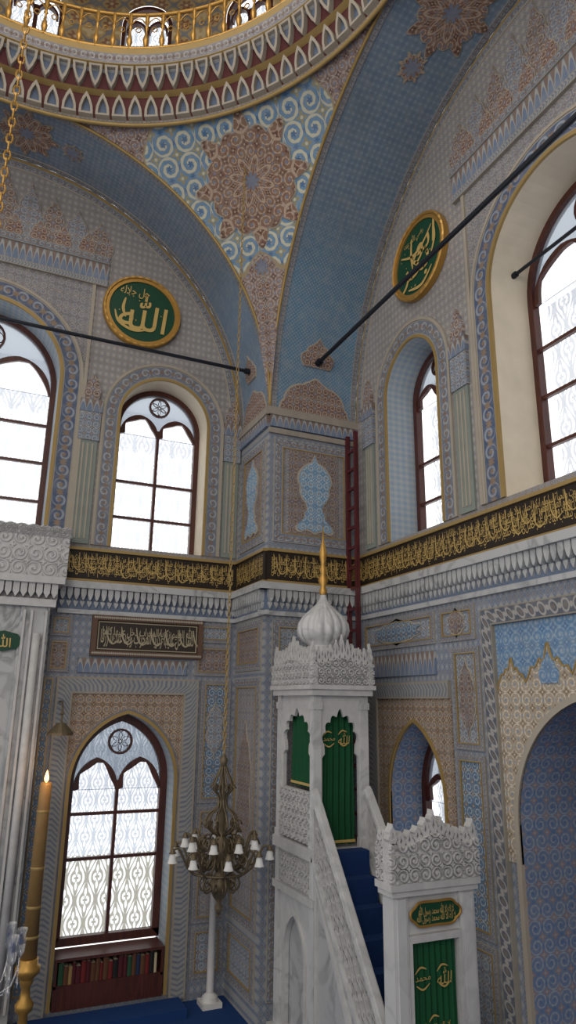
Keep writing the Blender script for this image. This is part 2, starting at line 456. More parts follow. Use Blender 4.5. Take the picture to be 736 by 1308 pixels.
# ------------------------------------------------------------------ Arabic lettering
AR = {'ا': (0xFE8D, 2), 'ب': (0xFE8F, 4), 'ة': (0xFE93, 2), 'ت': (0xFE95, 4), 'ث': (0xFE99, 4), 'ج': (0xFE9D, 4), 'ح': (0xFEA1, 4), 'خ': (0xFEA5, 4),
      'د': (0xFEA9, 2), 'ذ': (0xFEAB, 2), 'ر': (0xFEAD, 2), 'ز': (0xFEAF, 2), 'س': (0xFEB1, 4), 'ش': (0xFEB5, 4), 'ص': (0xFEB9, 4), 'ض': (0xFEBD, 4),
      'ط': (0xFEC1, 4), 'ظ': (0xFEC5, 4), 'ع': (0xFEC9, 4), 'غ': (0xFECD, 4), 'ف': (0xFED1, 4), 'ق': (0xFED5, 4), 'ك': (0xFED9, 4), 'ل': (0xFEDD, 4),
      'م': (0xFEE1, 4), 'ن': (0xFEE5, 4), 'ه': (0xFEE9, 4), 'و': (0xFEED, 2), 'ى': (0xFEEF, 2), 'ي': (0xFEF1, 4), 'ﻻ': (0xFEFB, 2), 'ﷲ': (0xFDF2, 1)}
def shape(s):
    words = []
    for w in s.split(' '):
        if w == 'الله': words.append('\uFDF2'); continue
        w = w.replace('لا', 'ﻻ'); o = []
        for i, ch in enumerate(w):
            if ch not in AR: o.append(ch); continue
            base, n = AR[ch]
            pj = i > 0 and w[i-1] in AR and AR[w[i-1]][1] == 4
            nj = n == 4 and i < len(w)-1 and w[i+1] in AR and AR[w[i+1]][1] >= 2
            if n == 1: o.append(chr(base)); continue
            o.append(chr(base+(3 if pj and nj else 2 if nj else 1 if pj else 0)))
        words.append(''.join(reversed(o)))
    return ' '.join(reversed(words))
def rawtext(s, off=.012):
    cv = bpy.data.curves.new('t', 'FONT'); cv.body = s; cv.size = 1; cv.resolution_u = 3
    try: cv.offset = off
    except Exception: pass
    o = bpy.data.objects.new('t', cv); COL.objects.link(o); bpy.context.view_layer.update()
    me = bpy.data.meshes.new_from_object(o.evaluated_get(bpy.context.evaluated_depsgraph_get()))
    vs = [tuple(v.co) for v in me.vertices]; fs = [tuple(p.vertices) for p in me.polygons]
    bpy.data.objects.remove(o); bpy.data.curves.remove(cv); bpy.data.meshes.remove(me)
    return vs, fs
def lettering(mb, F, s, a0, a1, b0, b1, c, keep=False, off=.012, slant=0):
    vs, fs = rawtext(shape(s), off)
    if slant: vs = [(x+y*slant, y+x*slant*.25, z) for x, y, z in vs]
    x0 = min(v[0] for v in vs); x1 = max(v[0] for v in vs); y0 = min(v[1] for v in vs); y1 = max(v[1] for v in vs)
    sx = (a1-a0)/(x1-x0); sy = (b1-b0)/(y1-y0)
    if keep: sx = sy = min(sx, sy)
    ox = (a0+a1)/2-(x0+x1)/2*sx; oy = (b0+b1)/2-(y0+y1)/2*sy
    mb.add([F(ox+v[0]*sx, oy+v[1]*sy, c) for v in vs], fs)
def flourish(mb, F, pts, w, c):
    pts = catmull(pts, 6); p1, p2 = [], []
    for i in range(len(pts)):
        a = pts[max(0, i-1)]; b = pts[min(len(pts)-1, i+1)]; dx, dy = b[0]-a[0], b[1]-a[1]; l = math.hypot(dx, dy) or 1
        k = w*(.25+.75*math.sin(PI*(i+.5)/len(pts)))
        p1.append((pts[i][0]+dy/l*k, pts[i][1]-dx/l*k)); p2.append((pts[i][0]-dy/l*k, pts[i][1]+dx/l*k))
    band(mb, F, p1, p2, c, c)
VERSE = 'تبارك الذي بيده الملك وهو على كل شيء قدير الذي خلق الموت والحياة ليبلوكم ايكم احسن عملا وهو العزيز الغفور الذي خلق سبع سموات طباقا ما ترى في خلق الرحمن من تفاوت فارجع البصر هل ترى من فطور ثم ارجع البصر كرتين ينقلب اليك البصر خاسئا وهو حسير'.split(' ')
_v = rawtext(shape(' '.join(VERSE[:20])))[0]
RATIO = (max(v[0] for v in _v)-min(v[0] for v in _v))/(max(v[1] for v in _v)-min(v[1] for v in _v))/len(' '.join(VERSE[:20]))
def dense(mb, F, a0, a1, b0, b1, start, seed):
    rn = random.Random(seed); H = b1-b0
    for k, (y0, y1, cond, st_) in enumerate(((0, .46, .5, start), (.2, .64, .5, start+9), (.38, .82, .5, start+23), (.58, 1, .5, start+17))):
        h = (y1-y0)*H; n = (a1-a0)/h/RATIO/cond; ws = []; i = st_
        while len(' '.join(ws)) < n: ws.append(VERSE[i % len(VERSE)]); i += 1
        lettering(mb, F, ' '.join(ws), a0, a1, b0+y0*H, b0+y1*H, .036+.0007*k, off=.0)
    x = a0+.08
    while x < a1-.25:
        y = b0+H*rn.uniform(.3, .6); flourish(mb, F, [(x, y+H*.36), (x+.015, y), (x+.08, y-H*.22), (x+.17, y-H*.05)], .007, .039); x += rn.uniform(.12, .24)
    x = a0+.03
    while x < a1-.05:
        flourish(mb, F, [(x, b0+H*.98), (x+.006, b0+H*.6), (x+.01, b0+H*.22)], .006, .0395); x += rn.uniform(.08, .17)

# ================================================================== SETTING
mb = MB(); box(mb, -6, 6, -7, 10.2, -.2, 0); struct(mb, 'floor', carpet, 'blue carpeted prayer hall floor', 'floor')

# openings in wall coordinates: a0,a1,b0,bs,bt
L_big = (-1.48, .68, 5.95, 8.42, 9.5); L_small = (1.62, 3.0, 5.93, 8.0, 8.7); L_low = (1.36, 2.76, .12, 2.7, 3.6)
RC = 5.5
R_big = (RC-1.06, RC+1.06, 5.95, 8.5, 9.56); R_small = (2.12, 3.34, 5.93, 8.05, 8.7); R_low = (1.98, 3.12, .12, 2.7, 3.56); R_door = (4.3, 6.7, .02, 2.65, 3.86)
ZM = 5.36
def make_wall(name, F, ac, edge0, edge1, ups, lows, label):
    mb = MB()
    plate(mb, F, rectp(edge0, edge1, 0, ZM), 0, 0, [arch(*h) for h in lows], 1, sides=False)
    arc = [(ac+R*math.cos(PI*i/48), ZS+R*math.sin(PI*i/48)) for i in range(49)]
    plate(mb, F, [(edge0, ZM), (edge1, ZM)]+arc, 0, 0, [arch(*h) for h in ups], 0, sides=False)
    o = struct(mb, name, [wallU, wallL], label, 'wall')
    for r0, r1, mat in ((.03, .07, goldp), (.07, .19, bordB), (.19, .21, cream)):
        p = lambda r: [(ac+(R-r)*math.cos(PI*i/60), ZS+(R-r)*math.sin(PI*i/60)) for i in range(61)]
        mb = MB(); band(mb, F, p(r0), p(r1), 0, .012); part(mb, 'lunette_border', mat, o)
    return o
wl = make_wall('wall_left', FL, CX, CX-R, CX+R, [L_big, L_small], [L_low], 'painted wall with the mihrab and the tall window over a bookcase')
wr = make_wall('wall_right', FR, 10-CY, 10-CY-R, 10-CY+R, [R_big, R_small], [R_low, R_door], 'painted wall at the right behind the pulpit stairs')
mb = MB()
boxf(mb, FPF, XP, WX, 0, ZS, -(WY-YP), 0)
wp = struct(mb, 'wall_corner', wallL, 'square corner pier between the two painted walls', 'wall')

# great arch soffits
def soffit(name, F, a0, a1, mat, label):
    mb = MB(); n = 60; k = 6
    vs = []; uv = []
    for i in range(n+1):
        for j in range(k+1):
            a = a0+(a1-a0)*j/k; b = PI*R*i/n; vs.append(F(a, b, 0)); uv.append((a, b))
    mb.add(vs, [(i*(k+1)+j, i*(k+1)+j+1, (i+1)*(k+1)+j+1, (i+1)*(k+1)+j) for i in range(n) for j in range(k)], uv)
    return struct(mb, name, mat, label, 'arch', smooth=True)
sl = soffit('ceiling_arch_left', SL, 0, WY-YP, sofB, 'blue painted underside of the great arch over the left wall')
sr = soffit('ceiling_arch_right', SR, XP, WX, sofR, 'blue lozenge painted underside of the great arch over the right wall')
for F, a0, a1, o in ((SL, 0, WY-YP, sl), (SR, XP, WX, sr)):
    L = PI*R
    for x in (((a1-.1, a1-.02), (a0+.02, a0+.1)) if F is SL else ((a0+.02, a0+.1), (a1-.1, a1-.02))):
        mb = MB(); band(mb, F, [(x[0], L*i/60) for i in range(61)], [(x[1], L*i/60) for i in range(61)], 0, .012)
        part(mb, 'arch_edge_band', bordB, o)
    mb = MB()
    e = a1 if F is SL else a0
    tube(mb, [F(e, L*i/60, -.0) for i in range(61)], .025, 6)
    part(mb, 'gilt_edge', goldp, o, smooth=True)
def ogee_shape(ca, b0, w, h):
    pr = catmull([(-.4, 0), (-.44, .1), (-.5, .25), (-.47, .4), (-.36, .5), (-.33, .58), (-.28, .68), (-.16, .76), (-.07, .86), (0, 1)], 4)
    pts = [(ca+x*w, b0+y*h) for x, y in pr]
    return pts+[(2*ca-a, b) for a, b in reversed(pts[:-1])]
def crestpiece(F, ca, b0, w, h, parent, name='painted_crest', mat=None, c=.02):
    mb = MB(); plate(mb, F, ogee_shape(ca, b0-.005, w+.025, h+.03), 0, c); o = part(mb, name, cream, parent)
    mb = MB(); plate(mb, F, ogee_shape(ca, b0, w, h), c, c+.008, uvf=lambda a, b: (a-ca, b-b0)); part(mb, 'arabesque', mat or brown, o)
def domecrest(F, ca, b0, w, h, parent):
    def pts(k):
        q = []
        for i in range(49):
            t = PI*i/48; r = 1+.07*abs(math.cos(t*4))**.6*1+.1*math.exp(-((t-PI/2)/.12)**2)
            q.append((ca-(w/2+k)*r*math.cos(t)*.93, b0+(h+k)*r*math.sin(t)*.86))
        return q
    mb = MB(); plate(mb, F, pts(.03), 0, .015); o = part(mb, 'painted_crest', cream, parent)
    mb = MB(); plate(mb, F, pts(0), .015, .024, uvf=lambda a, b: (a-ca, b-b0)); part(mb, 'arabesque', brown, o)
domecrest(SR, (XP+WX)/2, .0, 1.15, .58, sr); crestpiece(SR, (XP+WX)/2, .78, .55, .45, sr)
domecrest(SL, .6, 0, .95, .5, sl); crestpiece(SL, .6, .7, .4, .4, sl)
def star(R0, n):
    def rad(t):
        q = abs(math.cos(n*t/2))
        r = R0*(.7+.1*abs(math.cos(n*t))**.7*(1 if q > .7 else .75)+.2*q**7)
        return r*math.sin(t), r*math.cos(t)*1.06
    return rad
def starplate(F, ca, cb, R0, parent, n=8):
    mb = MB(); blob(mb, F, star(R0+.028, n), ca, cb, .012, 6, 192); o = part(mb, 'star_outline', cream, parent)
    mb = MB(); blob(mb, F, star(R0, n), ca, cb, .02, 8, 192); part(mb, 'star_arabesque', brownS, o)
starplate(SL, .6, PI*R*.485, .44, sl); starplate(SL, .6, PI*R*.43, .15, sl)
starplate(SR, (XP+WX)/2+.1, PI*R*.47, .54, sr); starplate(SR, (XP+WX)/2, PI*R*.41, .18, sr)

# pendentives
def pendentive(rot, name, label):
    mb = MB(); n, k = 48, 26; vs = []; uv = []
    for i in range(n+1):
        f = PI/2*i/n; rmax = R/max(math.cos(f), math.sin(f))
        e1 = math.acos(min(1, rmax/RHO))
        for j in range(k+1):
            e = e1+(PI/4-e1)*j/k
            d = Vector((math.cos(e)*math.sin(f), math.cos(e)*math.cos(f), math.sin(e)))
            cs = max(-1, min(1, d.dot(_e0))); w = math.acos(cs); q = d-_e0*cs
            q = q.normalized() if q.length > 1e-6 else Vector((0, 0, 0))
            uv.append((q.dot(_er)*w*RHO, q.dot(_eu)*w*RHO))
            p = d*RHO; c, s = math.cos(rot), math.sin(rot)
            vs.append((CX+p.x*c+p.y*s, CY-p.x*s+p.y*c, ZS+p.z))
    mb.add(vs, [(i*(k+1)+j, (i+1)*(k+1)+j, (i+1)*(k+1)+j+1, i*(k+1)+j+1) for i in range(n) for j in range(k)], uv)
    return struct(mb, name, pend, label, 'pendentive', smooth=True)
pn = pendentive(0, 'ceiling_pendentive', 'curved blue corner vault with a brown star between the two arches')
pendentive(-PI/2, 'ceiling_pendentive.001', 'curved blue corner vault beyond the left edge')
pendentive(PI/2, 'ceiling_pendentive.002', 'curved blue corner vault beyond the right edge')
starplate(FPEN, .06, .06, .9, pn, 8)
starplate(FPEN, 0, -1.16, .15, pn, 6)
for bb, ww in ((-1.62, .2), (-2.0, .13)): crestpiece(FPEN, 0, bb, ww*1.4, .32, pn, 'tail_ornament')

# dome ring, gallery and drum
DZ = -.13
ring = empty('ceiling_ring', (CX, CY, 12.02+DZ)); tag(ring, 'stepped ring cornice with toothed bands under the dome', 'cornice', kind='structure')
def ringband(r0, z0, r1, z1, mat, name, uw=None):
    mb = MB(); F = cone(r0, z0+DZ, (r0-r1)/max(z1-z0, 1e-4)); L = 2*PI*R; n = 120
    band(mb, F, [(L*i/n, 0) for i in range(n+1)], [(L*i/n, z1-z0) for i in range(n+1)], 0, 0, uw=uw or (z1-z0))
    return part(mb, name, mat, ring)
ringband(4.0, 12.02, 3.98, 12.09, ringS, 'lower_fillet')
ringband(3.98, 12.09, 3.88, 12.4, redp, 'niche_band')
ringband(3.88, 12.4, 3.8, 12.44, goldp, 'gilt_fillet')
ringband(3.85, 12.44, 3.73, 12.74, redp, 'niche_band')
ringband(3.73, 12.74, 3.66, 12.78, goldp, 'gilt_fillet')
ringband(3.66, 12.78, 3.62, 12.93, ringS, 'scroll_band')
ringband(3.62, 12.93, 3.60, 13.0, goldp, 'gilt_fillet')
def teeth(r0, z0, r1, z1, N, flip, m1, m2, sh0=0):
    F = cone(r0, z0+DZ, (r0-r1)/(z1-z0)); h = z1-z0; w = 2*PI*R/N
    a_, b_ = MB(), MB()
    for i in range(N):
        c = (i+sh0)*w
        def sh_(s, e, d):
            p = [(-.5*s, 0), (-.46*s, .35), (-.25*s, .72), (0, .97), (.25*s, .72), (.46*s, .35), (.5*s, 0)]
            return [(c+x*w, h*((1-(y*d+e)) if flip else (y*d+e))) for x, y in p]
        plate(a_, F, sh_(.86, .0, .98), 0, .08, [sh_(.54, .08, .68)]); plate(b_, F, sh_(.56, .07, .7), .01, .012, sides=False)
    o = part(a_, 'niche_row', m1, ring); part(b_, 'niche_inlay', m2, o)
teeth(3.98, 12.09, 3.88, 12.4, 104, False, cream, bluegrey)
teeth(3.85, 12.44, 3.73, 12.74, 104, True, cream, bluegrey, .5)
mb = MB(); tube(mb, [(CX+3.99*math.cos(2*PI*i/120), CY+3.99*math.sin(2*PI*i/120), 12.02+DZ) for i in range(120)], .03, 6, True); part(mb, 'gilt_rim', goldp, ring, smooth=True)
mb = MB(); lathe(mb, [(3.6, 13.0+DZ), (4.4, 13.0+DZ), (4.4, 12.5+DZ), (3.7, 12.7+DZ)], (CX, CY, 0), 64); part(mb, 'gallery_floor', marbG, ring)
rail = empty('gallery_railing', (CX, CY, 13.0+DZ)); tag(rail, 'gilt railing of turned balusters around the dome gallery', 'railing')
def circ(r, z, n=96): return [(r*math.cos(2*PI*i/n), r*math.sin(2*PI*i/n), z) for i in range(n)]
mb = MB(); tube(mb, circ(3.66, .7), .028, 8, True); part(mb, 'top_rail', gold, rail, smooth=True, local=True)
mb = MB(); tube(mb, circ(3.66, .06), .035, 8, True); part(mb, 'bottom_rail', gold, rail, smooth=True, local=True)
mb = MB(); lathe(mb, [(.035, 0), (.035, .05), (.017, .08), (.04, .17), (.045, .22), (.02, .33), (.014, .42), (.03, .45), (.02, .5), (.033, .58), (.033, .7)], n=10)
b0 = None
for i in range(96):
    t = 2*PI*i/96
    if b0 is None: b0 = part(mb, 'baluster', gold, rail, smooth=True, local=True); o = b0
    else: o = b0.copy(); COL.objects.link(o); o.parent = rail
    o.location = (3.66*math.cos(t), 3.66*math.sin(t), 0)
mb = MB()
for i in range(96):
    t0 = 2*PI*i/96; dt = 2*PI/96
    tube(mb, [(3.66*math.cos(t0+dt*q/8), 3.66*math.sin(t0+dt*q/8), .5+.14*math.sin(PI*q/8)) for q in range(9)], .011, 4)
    tube(mb, [(3.66*math.cos(t0+dt*(.5+.16*math.cos(k))), 3.66*math.sin(t0+dt*(.5+.16*math.cos(k))), .42+.045*math.sin(k)) for k in [2*PI*j/8 for j in range(8)]], .009, 4, True)
part(mb, 'arcade', gold, rail, smooth=True, local=True)
NS = 16; AP = 4.3; HWS = AP*math.tan(PI/NS)
DOFF = .05
def dframe(i):
    t = 2*PI*(i+DOFF)/NS; n = (math.sin(t), math.cos(t)); r = (math.cos(t), -math.sin(t))
    return lambda a, b, c: (CX+n[0]*(AP-c)+r[0]*a, CY+n[1]*(AP-c)+r[1]*a, b)
mb = MB()
DW = (-.4, .4, 13.3+DZ, 14.3+DZ, 14.7+DZ)
for i in range(NS): plate(mb, dframe(i), rectp(-HWS, HWS, 13.0+DZ, 15.4), 0, 0, [arch(*DW)], sides=False)
lathe(mb, [(4.35*math.cos(PI/2*k/12), 15.4+4.35*math.sin(PI/2*k/12)) for k in range(13)], (CX, CY, 0), 48)
struct(mb, 'ceiling_dome', domeM, 'ochre painted dome on a drum of arched windows', 'dome')

# ------------------------------------------------------------------ windows
wn = [0]
def window(F, op, depth, label, rows, grille=False, low=None, fw=.08, group=None, small=False):
    a0, a1, b0, bs, bt = op; wn[0] += 1
    if low: b0 = low
    root = empty('window_%d' % wn[0], F((a0+a1)/2, b0, -depth)); tag(root, label, 'window', group, 'structure')
    po = arch(a0, a1, b0, bs, bt); pi = arch(a0+fw, a1-fw, b0+fw, bs, bt-fw*1.1)
    c0, c1 = -depth-.05, -depth+.05
    mb = MB(); band(mb, F, pi, po, c0, c1); boxf(mb, F, a0, a1, b0, b0+fw, c0, c1); part(mb, 'frame', woodD, root)
    ac = (a0+a1)/2; hw = ac-a0; hw2 = (ac-a0-fw)/2
    if small:
        boxpart('mullion', woodD, root, ac-.03, ac+.03, b0+fw, bs, c0+.02, c1-.01, F=F)
        mb = MB()
        for s in (a0+fw, ac):
            q = arch(s+.01, s+2*hw2-.01, bs-.12, bs-.1, bs-.1+hw2*1.25, 8); p = arch(s+.045, s+2*hw2-.045, bs-.12, bs-.1, bs-.1+hw2*1.25-.05, 8)
            band(mb, F, p, q, c0+.02, c1-.01)
        part(mb, 'tracery', woodD, root)
    else:
        # slim tracery: two cusped lancet hoods and a roundel over a leaded tympanum
        boxpart('mullion', woodD, root, ac-.022, ac+.022, b0+fw, bs, c0+.02, c1-.01, F=F)
        th = hw2*(1.35 if grille else 1.1)
        mb = MB()
        for s in (a0+fw, ac):
            q = arch(s, s+2*hw2, bs-.12, bs-.1, bs-.1+th, 10); p = arch(s+.03, s+2*hw2-.03, bs-.12, bs-.1, bs-.1+th-.035, 10)
            sc_ = s+hw2; p2 = []
            for i, (x, y) in enumerate(p):      # cusps along the inside of each hood
                k = .05*abs(math.cos(PI*(i-1)/(len(p)-3)*2.5)) if 0 < i < len(p)-1 else 0
                d_ = math.hypot(x-sc_, y-bs+.1) or 1
                p2.append((x-(x-sc_)/d_*k, y-(y-bs+.1)/d_*k))
            band(mb, F, p2, q, c0+.03, c1-.02)
        rr = .25*hw; cc = (ac, bt-fw*1.1-rr-(.1 if grille else .02))
        band(mb, F, circle(*cc, rr-.03), circle(*cc, rr), c0+.03, c1-.02, True)
        o = part(mb, 'tracery', woodD, root)
        mb = MB()
        for k in range(6):
            t = 2*PI*k/6; q = (cc[0]+rr*.5*math.cos(t), cc[1]+rr*.5*math.sin(t))
            band(mb, F, circle(*q, rr*.37, 10), circle(*q, rr*.41, 10), c0+.04, c1-.04, True)
        part(mb, 'roundel_tracery', woodD, o)
        subs = [arch(s+.02, s+2*hw2-.02, bs-.11, bs-.1, bs-.1+th-.02, 10) for s in (a0+fw, ac)]
        head = [(a0+fw+.005, bs-.12)]+pi[1:-1]+[(a1-fw-.005, bs-.12)]
        mb = MB(); plate(mb, F, head[::-1], -depth-.006, -depth-.006, subs, sides=False); part(mb, 'tympanum_glass', dimglass, root)
        mb = MB(); nsc = 6; w = (a1-a0-2*fw)/nsc; zt = bs+.5*(bt-bs)
        sc = [(a0+fw+w*(i+q/8), bs-.2-.16*math.sin(PI*q/8)) for i in range(nsc) for q in range(8)]+[(a1-fw, bs-.2)]
        plate(mb, F, sc+[(a1-fw, zt), (a0+fw, zt)], -depth-.16, -depth-.16, sides=False); part(mb, 'valance', valM, root, 'pale scalloped valance behind the glass')
        if not grille:
            mb = MB(); plate(mb, F, rectp(a0+.02, a1-.02, b0, bs), -depth-.25, -depth-.25, sides=False, uvf=lambda a, b: (a-ac, b)); part(mb, 'sheer_curtain', sheer, root)
    for z in rows:
        mb = MB(); boxf(mb, F, a0+fw, a1-fw, z-.02, z+.02, c0+.03, c1-.02); part(mb, 'muntin', woodD, root)
    mb = MB(); plate(mb, F, pi, -depth-.01, -depth-.01, sides=False); part(mb, 'glass', glass, root)
    if grille:
        if small:
            mb = MB(); plate(mb, F, po, -depth-.18, -depth-.18, sides=False); part(mb, 'lace_grille', lace, root)
        else:
            mid = rows[0]
            uvf = lambda a, b: (a-ac, b-mid)
            mb = MB(); plate(mb, F, rectp(a0, a1, b0, mid), -depth-.2, -depth-.2, sides=False, uvf=uvf); part(mb, 'tinted_grille', lace2, root)
            mb = MB(); plate(mb, F, arch(a0, a1, mid, bs, bt), -depth-.2, -depth-.2, sides=False, uvf=uvf); part(mb, 'lace_grille', lace, root)
    return root
def reveal(F, op, depth, mat, parent):
    p = arch(*op); mb = MB(); L = 0
    for q, r in list(zip(p, p[1:]))+[(p[-1], p[0])]:
        l = math.dist(q, r)
        mb.add([F(*q, 0), F(*r, 0), F(*r, -depth-.06), F(*q, -depth-.06)], [(0, 1, 2, 3)], [(0, L), (0, L+l), (depth, L+l), (depth, L)]); L += l
    part(mb, 'reveal', mat, parent)
reveal(FL, L_big, .5, revB, wl); reveal(FL, L_small, .45, revC, wl); reveal(FL, L_low, .45, revB, wl)
reveal(FR, R_big, .6, revC, wr); reveal(FR, R_small, .5, revB, wr); reveal(FR, R_low, .5, revD, wr); reveal(FR, R_door, 1.0, revD, wr)
window(FL, L_big, .5, 'large arched window above the mihrab at the left edge', (6.6, 7.2, 7.8))
window(FL, L_small, .45, 'upper arched window in the left wall below the green medallion', (6.5, 7.08))
window(FL, L_low, .4, 'tall lower window with white lace grille above the bookshelf', (1.72, 2.28), True, .7, fw=.1)
window(FR, R_big, .6, 'large arched window at the right edge behind the iron rod', (6.6, 7.2, 7.8))
window(FR, R_small, .5, 'narrow upper arched window in the right wall beside the corner', (6.5, 7.08))
window(FR, R_low, .5, 'lower pointed window in the right wall behind the pulpit gate', (1.75, 2.3), True, .7)
for i in list(range(-4, 5)):
    window(dframe(i), DW, .06, 'small arched window in the drum below the dome', (13.6,), True, group='drum windows under the dome', small=True, fw=.06)
root = empty('door_1', FR(RC, 0, -1.0)); tag(root, 'dark wooden door deep inside the big blue niche at the right', 'door', kind='structure')
mb = MB(); plate(mb, FR, arch(*R_door), -1.06, -1.0); part(mb, 'door_leaf', woodD, root)
mb = MB(); boxf(mb, FR, RC-.02, RC+.02, .02, 3.7, -1.0, -.97); part(mb, 'centre_batten', woodD, root)

# ------------------------------------------------------------------ painted decoration on the walls
def panel(F, a0, a1, b0, b1, mat, bmat, parent, w=.05, c=.012, name='painted_panel'):
    mb = MB(); plate(mb, F, rectp(a0+w, a1-w, b0+w, b1-w), 0, c, uvf=(lambda a, b: (a-(a0+a1)/2, b-(b0+b1)/2)))
    o = part(mb, name, mat, parent)
    mb = MB(); rframe(mb, F, a0+w, a1-w, b0+w, b1-w, w, 0, c+.012); q = part(mb, 'panel_border', bmat, o)
    mb = MB(); rframe(mb, F, a0+w+.012, a1-w-.012, b0+w+.012, b1-w-.012, .012, c, c+.02); part(mb, 'gilt_line', goldp, o)
    return o
def archborder(F, op, w0, w1, mat, parent, c=.03, grow=1.0, name='arch_border'):
    a0, a1, b0, bs, bt = op
    p1 = arch(a0-w0, a1+w0, b0, bs, bt+w0*grow); p2 = arch(a0-w1, a1+w1, b0, bs, bt+w1*grow)
    mb = MB(); band(mb, F, p1, p2, 0, c); return part(mb, name, mat, parent)
def cartouche(F, a0, a1, b0, b1, m1, parent, c=.03, m2=None):
    ac = (a0+a1)/2; w = a1-a0; h = b1-b0
    def both(k):
        up = ogee_shape(ac, b0+h*.5, w*.8+k, h*.45+k)
        dn = [(a, 2*(b0+h*.5)-b) for a, b in up]
        return up+dn[::-1][1:-1]
    mb = MB(); plate(mb, F, both(.03), 0, c-.006); o = part(mb, 'cartouche_outline', m2 or cream, parent)
    mb = MB(); plate(mb, F, both(0), 0, c, uvf=lambda a, b: (a-ac, b-b0)); part(mb, 'cartouche', m1, o)
def vase(F, ac, b0, w, h, m1, parent, c=.04):
    pr = catmull([(0, 1), (.05, .95), (.1, .9), (.22, .87), (.36, .82), (.47, .74), (.5, .65), (.43, .57), (.44, .5), (.36, .42), (.26, .36), (.22, .29), (.3, .24), (.3, .19), (.38, .14), (.5, .09), (.54, .03), (.42, .0), (.22, .03), (0, -.01)], 4)
    def sh_(k):
        q = [(ac+x*(w+k), b0+h*.5+(y-.5)*(h+k)) for x, y in pr]
        return q+[(2*ac-a, b) for a, b in reversed(q[1:-1])]
    mb = MB(); plate(mb, F, sh_(.06), 0, c-.006); o = part(mb, 'vase_outline', cream, parent)
    mb = MB(); plate(mb, F, sh_(0), 0, c, uvf=lambda a, b: (a-ac, b-b0)); part(mb, 'vase_medallion', m1, o)
def big_window_decor(F, ac, op, wall, halfcrest):
    hw = (op[1]-op[0])/2; bt = op[4]
    archborder(F, op, .0, .05, goldp, wall, .035); archborder(F, op, .05, .30, bordA, wall, .025); archborder(F, op, .3, .34, cream, wall, .035)
    o2 = arch(ac-hw-.34, ac+hw+.34, op[3], op[3], bt+.34)
    mb = MB(); plate(mb, F, [(ac+hw+.34, 10.1), (ac-hw-.34, 10.1)]+o2, 0, .012); part(mb, 'spandrel', pink, wall)
    for s in (-1, 1):
        x = ac+s*(hw+.34); mb = MB(); boxf(mb, F, min(x, x+s*.05), max(x, x+s*.05), 5.95, 10.1, 0, .04); part(mb, 'moulding', cream, wall)
    x0, x1 = ac-halfcrest, ac+halfcrest
    mb = MB(); band(mb, F, [(x0, 10.1), (x1, 10.1)], [(x0, 10.2), (x1, 10.2)], 0, .06); part(mb, 'moulding', chev, wall)
    mb = MB(); plate(mb, F, rectp(x0, x1, 10.2, 10.5), 0, .05, uvf=lambda a, b: (a, (b-10.2)/.3*.2)); part(mb, 'tulip_frieze', tul, wall)
    mb = MB(); band(mb, F, [(x0, 10.5), (x1, 10.5)], [(x0, 10.62), (x1, 10.62)], 0, .07); part(mb, 'moulding', bordB, wall)
    n = 9; w = (x1-x0)/n
    for i in range(n):
        t = 1-abs(i-(n-1)/2)/((n-1)/2)
        crestpiece(F, x0+w*(i+.5), 10.62, w*1.2, .62+.5*t, wall, mat=crestG if i % 2 else crestM, c=.02+.012*(i % 2))
    for i in range(n-1): crestpiece(F, x0+w*(i+1), 10.62, w*.7, .36, wall, mat=brown, c=.05)
big_window_decor(FL, -.4, L_big, wl, 1.64); big_window_decor(FR, RC, R_big, wr, 1.6)
for F, op, wall in ((FL, L_small, wl), (FR, R_small, wr)):
    archborder(F, op, 0, .04, goldp, wall, .035); archborder(F, op, .04, .24, bordB, wall, .025); archborder(F, op, .24, .28, cream, wall, .035)
def pilaster(F, a0, a1, wall):
    mb = MB(); boxf(mb, F, a0, a1, 5.93, 7.5, 0, .03); o = part(mb, 'pilaster', pilM, wall)
    for k in range(3):
        x = a0+(a1-a0)*(k+1)/4; boxpart('flute', cream, o, x-.012, x+.012, 6.0, 7.45, .03, .04, F=F)
    mb = MB(); plate(mb, F, rectp(a0-.02, a1+.02, 7.5, 7.95), 0, .05); part(mb, 'capital_panel', greyT, o)
    mb = MB(); plate(mb, F, rectp(a0-.03, a1+.03, 7.95, 8.15), 0, .06, uvf=lambda a, b: (a, b-7.95)); part(mb, 'capital', tul, o)
    mb = MB(); plate(mb, F, ogee_shape((a0+a1)/2, 8.15, (a1-a0)*.9, .45), 0, .05); part(mb, 'finial', crestM, o)
pilaster(FL, 1.04, 1.31, wl); pilaster(FL, 3.31, 3.55, wl); pilaster(FR, 3.68, 3.95, wr); pilaster(FR, 1.5, 1.76, wr)

